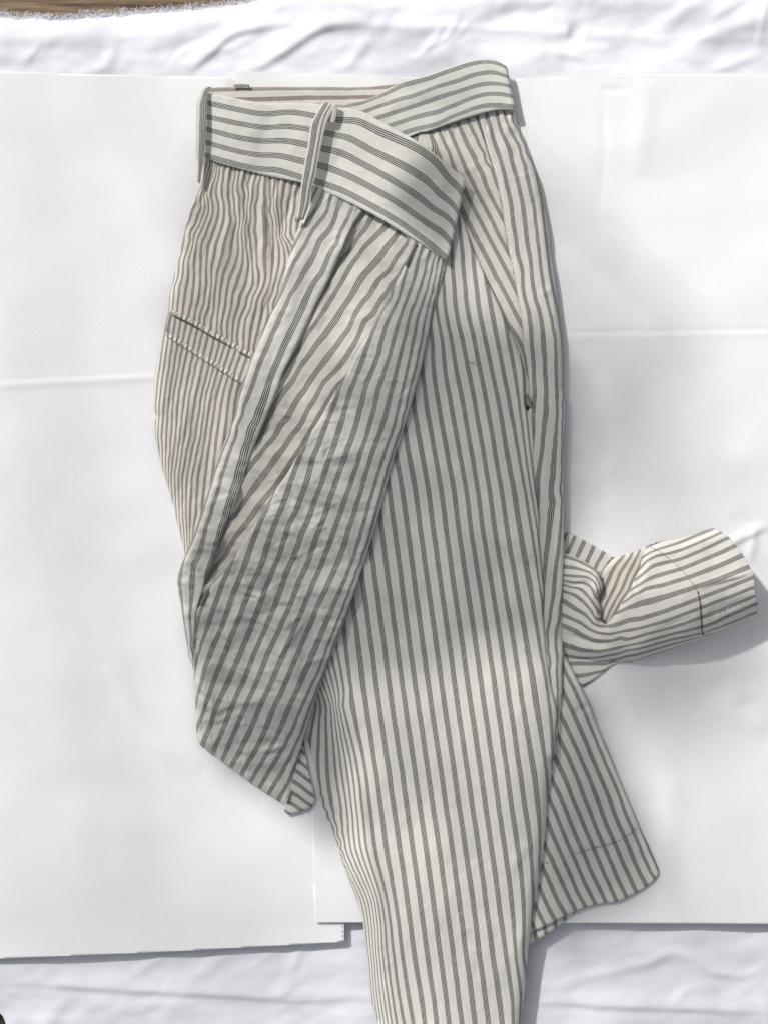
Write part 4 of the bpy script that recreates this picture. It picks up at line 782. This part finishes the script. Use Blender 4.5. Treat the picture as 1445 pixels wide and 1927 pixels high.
E3_cr = rand_creases(110,(370,960,650,1490),2.2,3.2,.25,.55,61,(12,38))+rand_creases(40,(560,620,780,960),1.5,3.2,.1,.5,62,(12,34))+rand_creases(26,(375,980,650,1490),5,6,.15,.9,21,(22,70))+rand_creases(12,(560,600,790,1000),3,6,-.5,.5,22,(30,70))+[
   ([(395,1180),(430,1205),(470,1235),(500,1255)],3.0,7,'a'),([(470,1165),(505,1180),(540,1200)],3.5,8,'a'),([(440,1120),(480,1130),(520,1100),(560,1090)],3,8,'v'),([(380,1360),(430,1330),(480,1320),(520,1290)],3.2,9,'a'),
   ([(480,1420),(520,1410),(550,1400)],3,7,'v'),([(370,1350),(400,1365),(450,1380),(480,1375)],-3,8,'^'),([(520,1240),(545,1210),(580,1160)],3.5,8,'a'),([(600,850),(620,840),(640,830)],2,6,'v'),([(580,830),(600,820)],2,4,'v'),
   ([(500,1060),(520,1075),(545,1080)],2.6,6,'v'),([(430,1430),(480,1440),(530,1435)],3,9,'^'),([(400,1210),(440,1230),(470,1260),(460,1290)],-3,9,'^'),([(520,1110),(555,1130),(570,1160)],-3,9,'^'),
   ([(505,950),(525,940),(548,937)],2.4,4,'v'),([(500,972),(515,968),(530,966)],2.2,3.5,'v'),([(575,838),(590,832)],2.2,3.5,'v')]
legE = panel('crumpled_leg', E3_out, E3_st, F_LEG, trousers, 62, EH, rolls=[(0,4,4,5),(4,20,9,14),(20,21,14,12),(21,35,24,22),(35,38,4,5),(38,59,4.5,6)],
   fold=E3_cr+puckers([(783,450),(809,467),(836,488)],7,1.8,24,1.9,8), noise=[('f',7,110,190,.4),('c',6,WE,52,((1.5,.8),.35)),('c',3.2,WE,24,((1.3,.8),.2)),('c',1.5,WE,13,((1.3,.8),.5)),('f',1.0,12,14,0)], wob=(0.85,40), corners=(0,3,21,38,59), step=2.6, seed=20, lam=1.2)
legE['label'] = 'crumpled leg folded back across the front'
facE = panel('pocket_facing', E2_out, E2_st, F_FACE, legE, 60, [(a,b,c-11) for a,b,c in EH], noise=[('f',4.5,60,80,.6),('c',4.8,WE,40,((1.2,.8),-.4)),('c',1.6,WE,18,((1.2,.8),.2)),('f',.8,12,12,0)], rolls=[(0,4,3,5)],
   fold=puckers([(690,392),(730,413),(774,440)],8,2.0,26,2.1,7)+rand_creases(14,(430,760,640,1060),3,6,.5,.5,23,(20,50))+rand_creases(16,(560,420,760,760),1.6,9,.3,.7,24,(25,60)), wob=(0.99,34), corners=(0,4,24), seed=24)
sideE = panel('side_panel', E1_out, E1_st, F_LEG, legE, 62, EH, rolls=[(0,3,4,5),(3,27,5,6),(27,36,14,12),(36,54,16,13)],
   fold=rand_creases(50,(370,800,500,1100),1.8,3,.3,.5,63,(10,26))+puckers([(591,350),(640,367),(684,392)],9,2.0,26,2.0,6)+rand_creases(14,(380,780,520,1080),3,5,.3,.6,25,(18,44))+rand_creases(16,(335,1070,380,1240),2,5,.3,.6,26,(12,30))+rand_creases(14,(460,400,660,760),1.4,10,-.6,.5,27,(30,70)),
   noise=[('f',4.5,60,120,.4),('c',4.6,WE,34,((1.3,.7),.3)),('c',1.5,WE,16,((1.3,.7),.2)),('f',.8,12,12,0)], wob=(0.85,34), corners=(0,3,27), seed=28)
tack('bar_tack', (783,458), (763,500), 2.5, legE, M_TACK, legE, 62, 20)
tack('bar_tack', (391,1112), (378,1140), 2.6, legE, M_TACK, legE, 62, 14)
H_out = [(556,1400),(570,1404),(582,1456),(594,1506),(587,1519),(568,1526),(549,1532.5),(536,1528),(545,1470)]
H_st = [(k, Z6((700,925+64*k),(760,960+64*k),(830,1015+64*k),(880,1045+64*k))) for k in range(-1,6)]
panel('leg_underside', H_out, H_st, F_OUT, legE, 22, 24, rolls=[(3,7,4,6)], noise=[('f',1,30,30,0)], corners=(3,), seed=29)

# --- front waistband and belt loops
F3_out = [(386,167),(405,171),(424.6,175.5),(493.8,188),(550,189),(604.5,192),(639,199),(683,208),(714,225),(766,253),(800.7,273.8),(842,308),(856,318.8),(876.8,337),(870,367),(864,398),(857.8,426),(849,464),(842,493.5),(825,480),(807.6,467.5),(766,441.6),(703.8,403.5),(634.6,369),(600,353),(588,347),(563,340),(530,333),(493.8,325),(410.7,301.5),(383,290)]
F3_st = [(0,[(385.8,186.6),(438,199),(480,208),(499,210),(549,207),(593,215.6),(637.7,223),(672.7,226),(714,246),(786.8,279),(821.5,305),(840,330),(866.4,356.8),(876,372)]),
 (1,[(385.8,213),(438,225),(493.8,235),(535,233.6),(582,240.6),(612.8,247.5),(652,256.5),(697,280.7),(766,315),(807.6,343),(827,364),(852.6,384),(864,402)]),
 (2,[(384,236),(438,251.6),(482.7,260),(535,261),(577,269.6),(607,277),(638,284),(683,306.6),(752,346),(793.8,374),(814.5,391),(849,414),(858,430)]),
 (3,[(383,261),(433,276.5),(477,286),(521.5,289),(571,301.5),(596,307.5),(621,315),(669,336),(738,374),(793.8,412),(838.8,443),(853,461)]),
 (4,[(383,285),(424.6,298.7),(480,312.5),(521.5,316.7),(566,330.5),(598,340),(645,357),(703.8,388),(766,426),(807.6,457),(844,488)])]
band = panel('waistband', F3_out, F3_st, F_BAND, trousers, 74, [(400,230,45),(500,250,52),(600,270,62),(700,300,69),(800,370,71),(860,380,67),(840,470,67)],
   rolls=[(0,13,2,3),(13,18,6,5),(18,30,2,3),(30,31,3,3)], fold=[([(508,200),(500,245),(480,285)],-2,14,'^'),([(618,318),(630,290),(645,262)],1.6,8,'^'),([(640,200),(635,280),(610,340)],-1.8,10,'^'),([(800,300),(830,335),(820,370)],2.5,16,'^')],
   noise=[('f',2.6,90,70,.5),('f',.5,16,16,0)], wob=(0.41,46), corners=(0,6,13,18,30), step=2.8, seed=30)
band['label'] = 'front end of the waistband folded over the legs'
def strip_loop(name, left, right, zf, mat, parent, href, u0=-.32, u1=.42, n=40, thick=1.4, m=8):
    """a narrow sewn strap between two edge lines, arched by zf(t)"""
    def rs(c):
        c = catmull(c, 2); d = np.concatenate([[0], np.cumsum(np.hypot(*np.diff(c, axis=0).T))]); t = np.linspace(0, d[-1], n)
        return np.stack([np.interp(t, d, c[:, 0]), np.interp(t, d, c[:, 1])], -1)
    a, b = rs(left), rs(right); V = []; U = []
    for i in range(n):
        for j in range(m):
            s = j/(m-1); p = a[i]*(1-s)+b[i]*s; V.append((p[0], p[1], zf(i/(n-1))+2.0*math.sin(math.pi*s)+(1.2 if j in (0, m-1) else 0))); U.append((u0+(u1-u0)*s, i/3))
    F = [(i*m+j, (i+1)*m+j, (i+1)*m+j+1, i*m+j+1) for i in range(n-1) for j in range(m-1)]
    V = np.array(V); co = to_world(V[:, 0], V[:, 1], V[:, 2], href); me = bpy.data.meshes.new(name); me.from_pydata([tuple(c) for c in co], [], F)
    uv = me.uv_layers.new(name='UVMap')
    for l in me.loops: uv.data[l.index].uv = U[l.vertex_index]
    for q in me.polygons: q.use_smooth = True
    me.update(); return new_obj(name, me, mat, parent, thick)
lp = strip_loop('belt_loop', [(607,190.7),(593.4,215.6),(585,232),(579.6,273.8),(572.6,309.7),(567,345.7),(563,379),(558.8,412)], [(625,189),(612,213),(606,232),(598,275),(590,320),(583,350),(577,384.5),(568.5,411)],
   lambda t: 76+12*math.sin(math.pi*min(1,t*1.02))**.8, F_OUT, trousers, 90)
lp['label'] = 'middle belt loop standing up off the waistband'
strip_loop('loop_edge', [(625,189),(612,213),(606,232),(598,275),(590,320),(583,350),(577,384.5),(568.5,411)], [(635,192),(622,212),(613.5,232),(604,275),(594.5,320),(587,350),(580,384.5),(569.5,412)], lambda t: 74+11*math.sin(math.pi*min(1,t*1.02))**.8, F_FACE, lp, 88, u0=.3, u1=.5)
strip_loop('loop_underside', [(624,194),(621,214),(620,230)], [(635,195),(634,214),(629,231)], lambda t: 78-4*t, F_FACE, lp, 78, u0=.22, u1=.5, n=14)
tack('bar_tack', (561,410), (559,418), 4.0, 72, M_TACK, lp, 70, 5)
lp2 = strip_loop('belt_loop', [(390,163),(383,166),(375,182),(369.5,199),(370.6,218),(369.5,235),(370.6,260),(369.5,288),(372.5,308),(373,325),(372.5,342)], [(399,165),(393,172),(391,190),(390,212),(389,235),(388,262),(386,288),(381,312),(378,328),(376,345)],
   lambda t: 52+6*math.sin(math.pi*t), F_SIDE, trousers, 50, u0=-.42, u1=.22)
lp2['label'] = 'belt loop at the left fold of the waistband'
lp3 = strip_loop('belt_loop', [(441,158),(456,157.5),(470,159)], [(440,166),(456,165),(470,166.5)], lambda t: 36, F_SIDE, trousers, 36, u0=-.4, u1=.4, n=10)
lp3['label'] = 'tip of a belt loop showing behind the waistband'
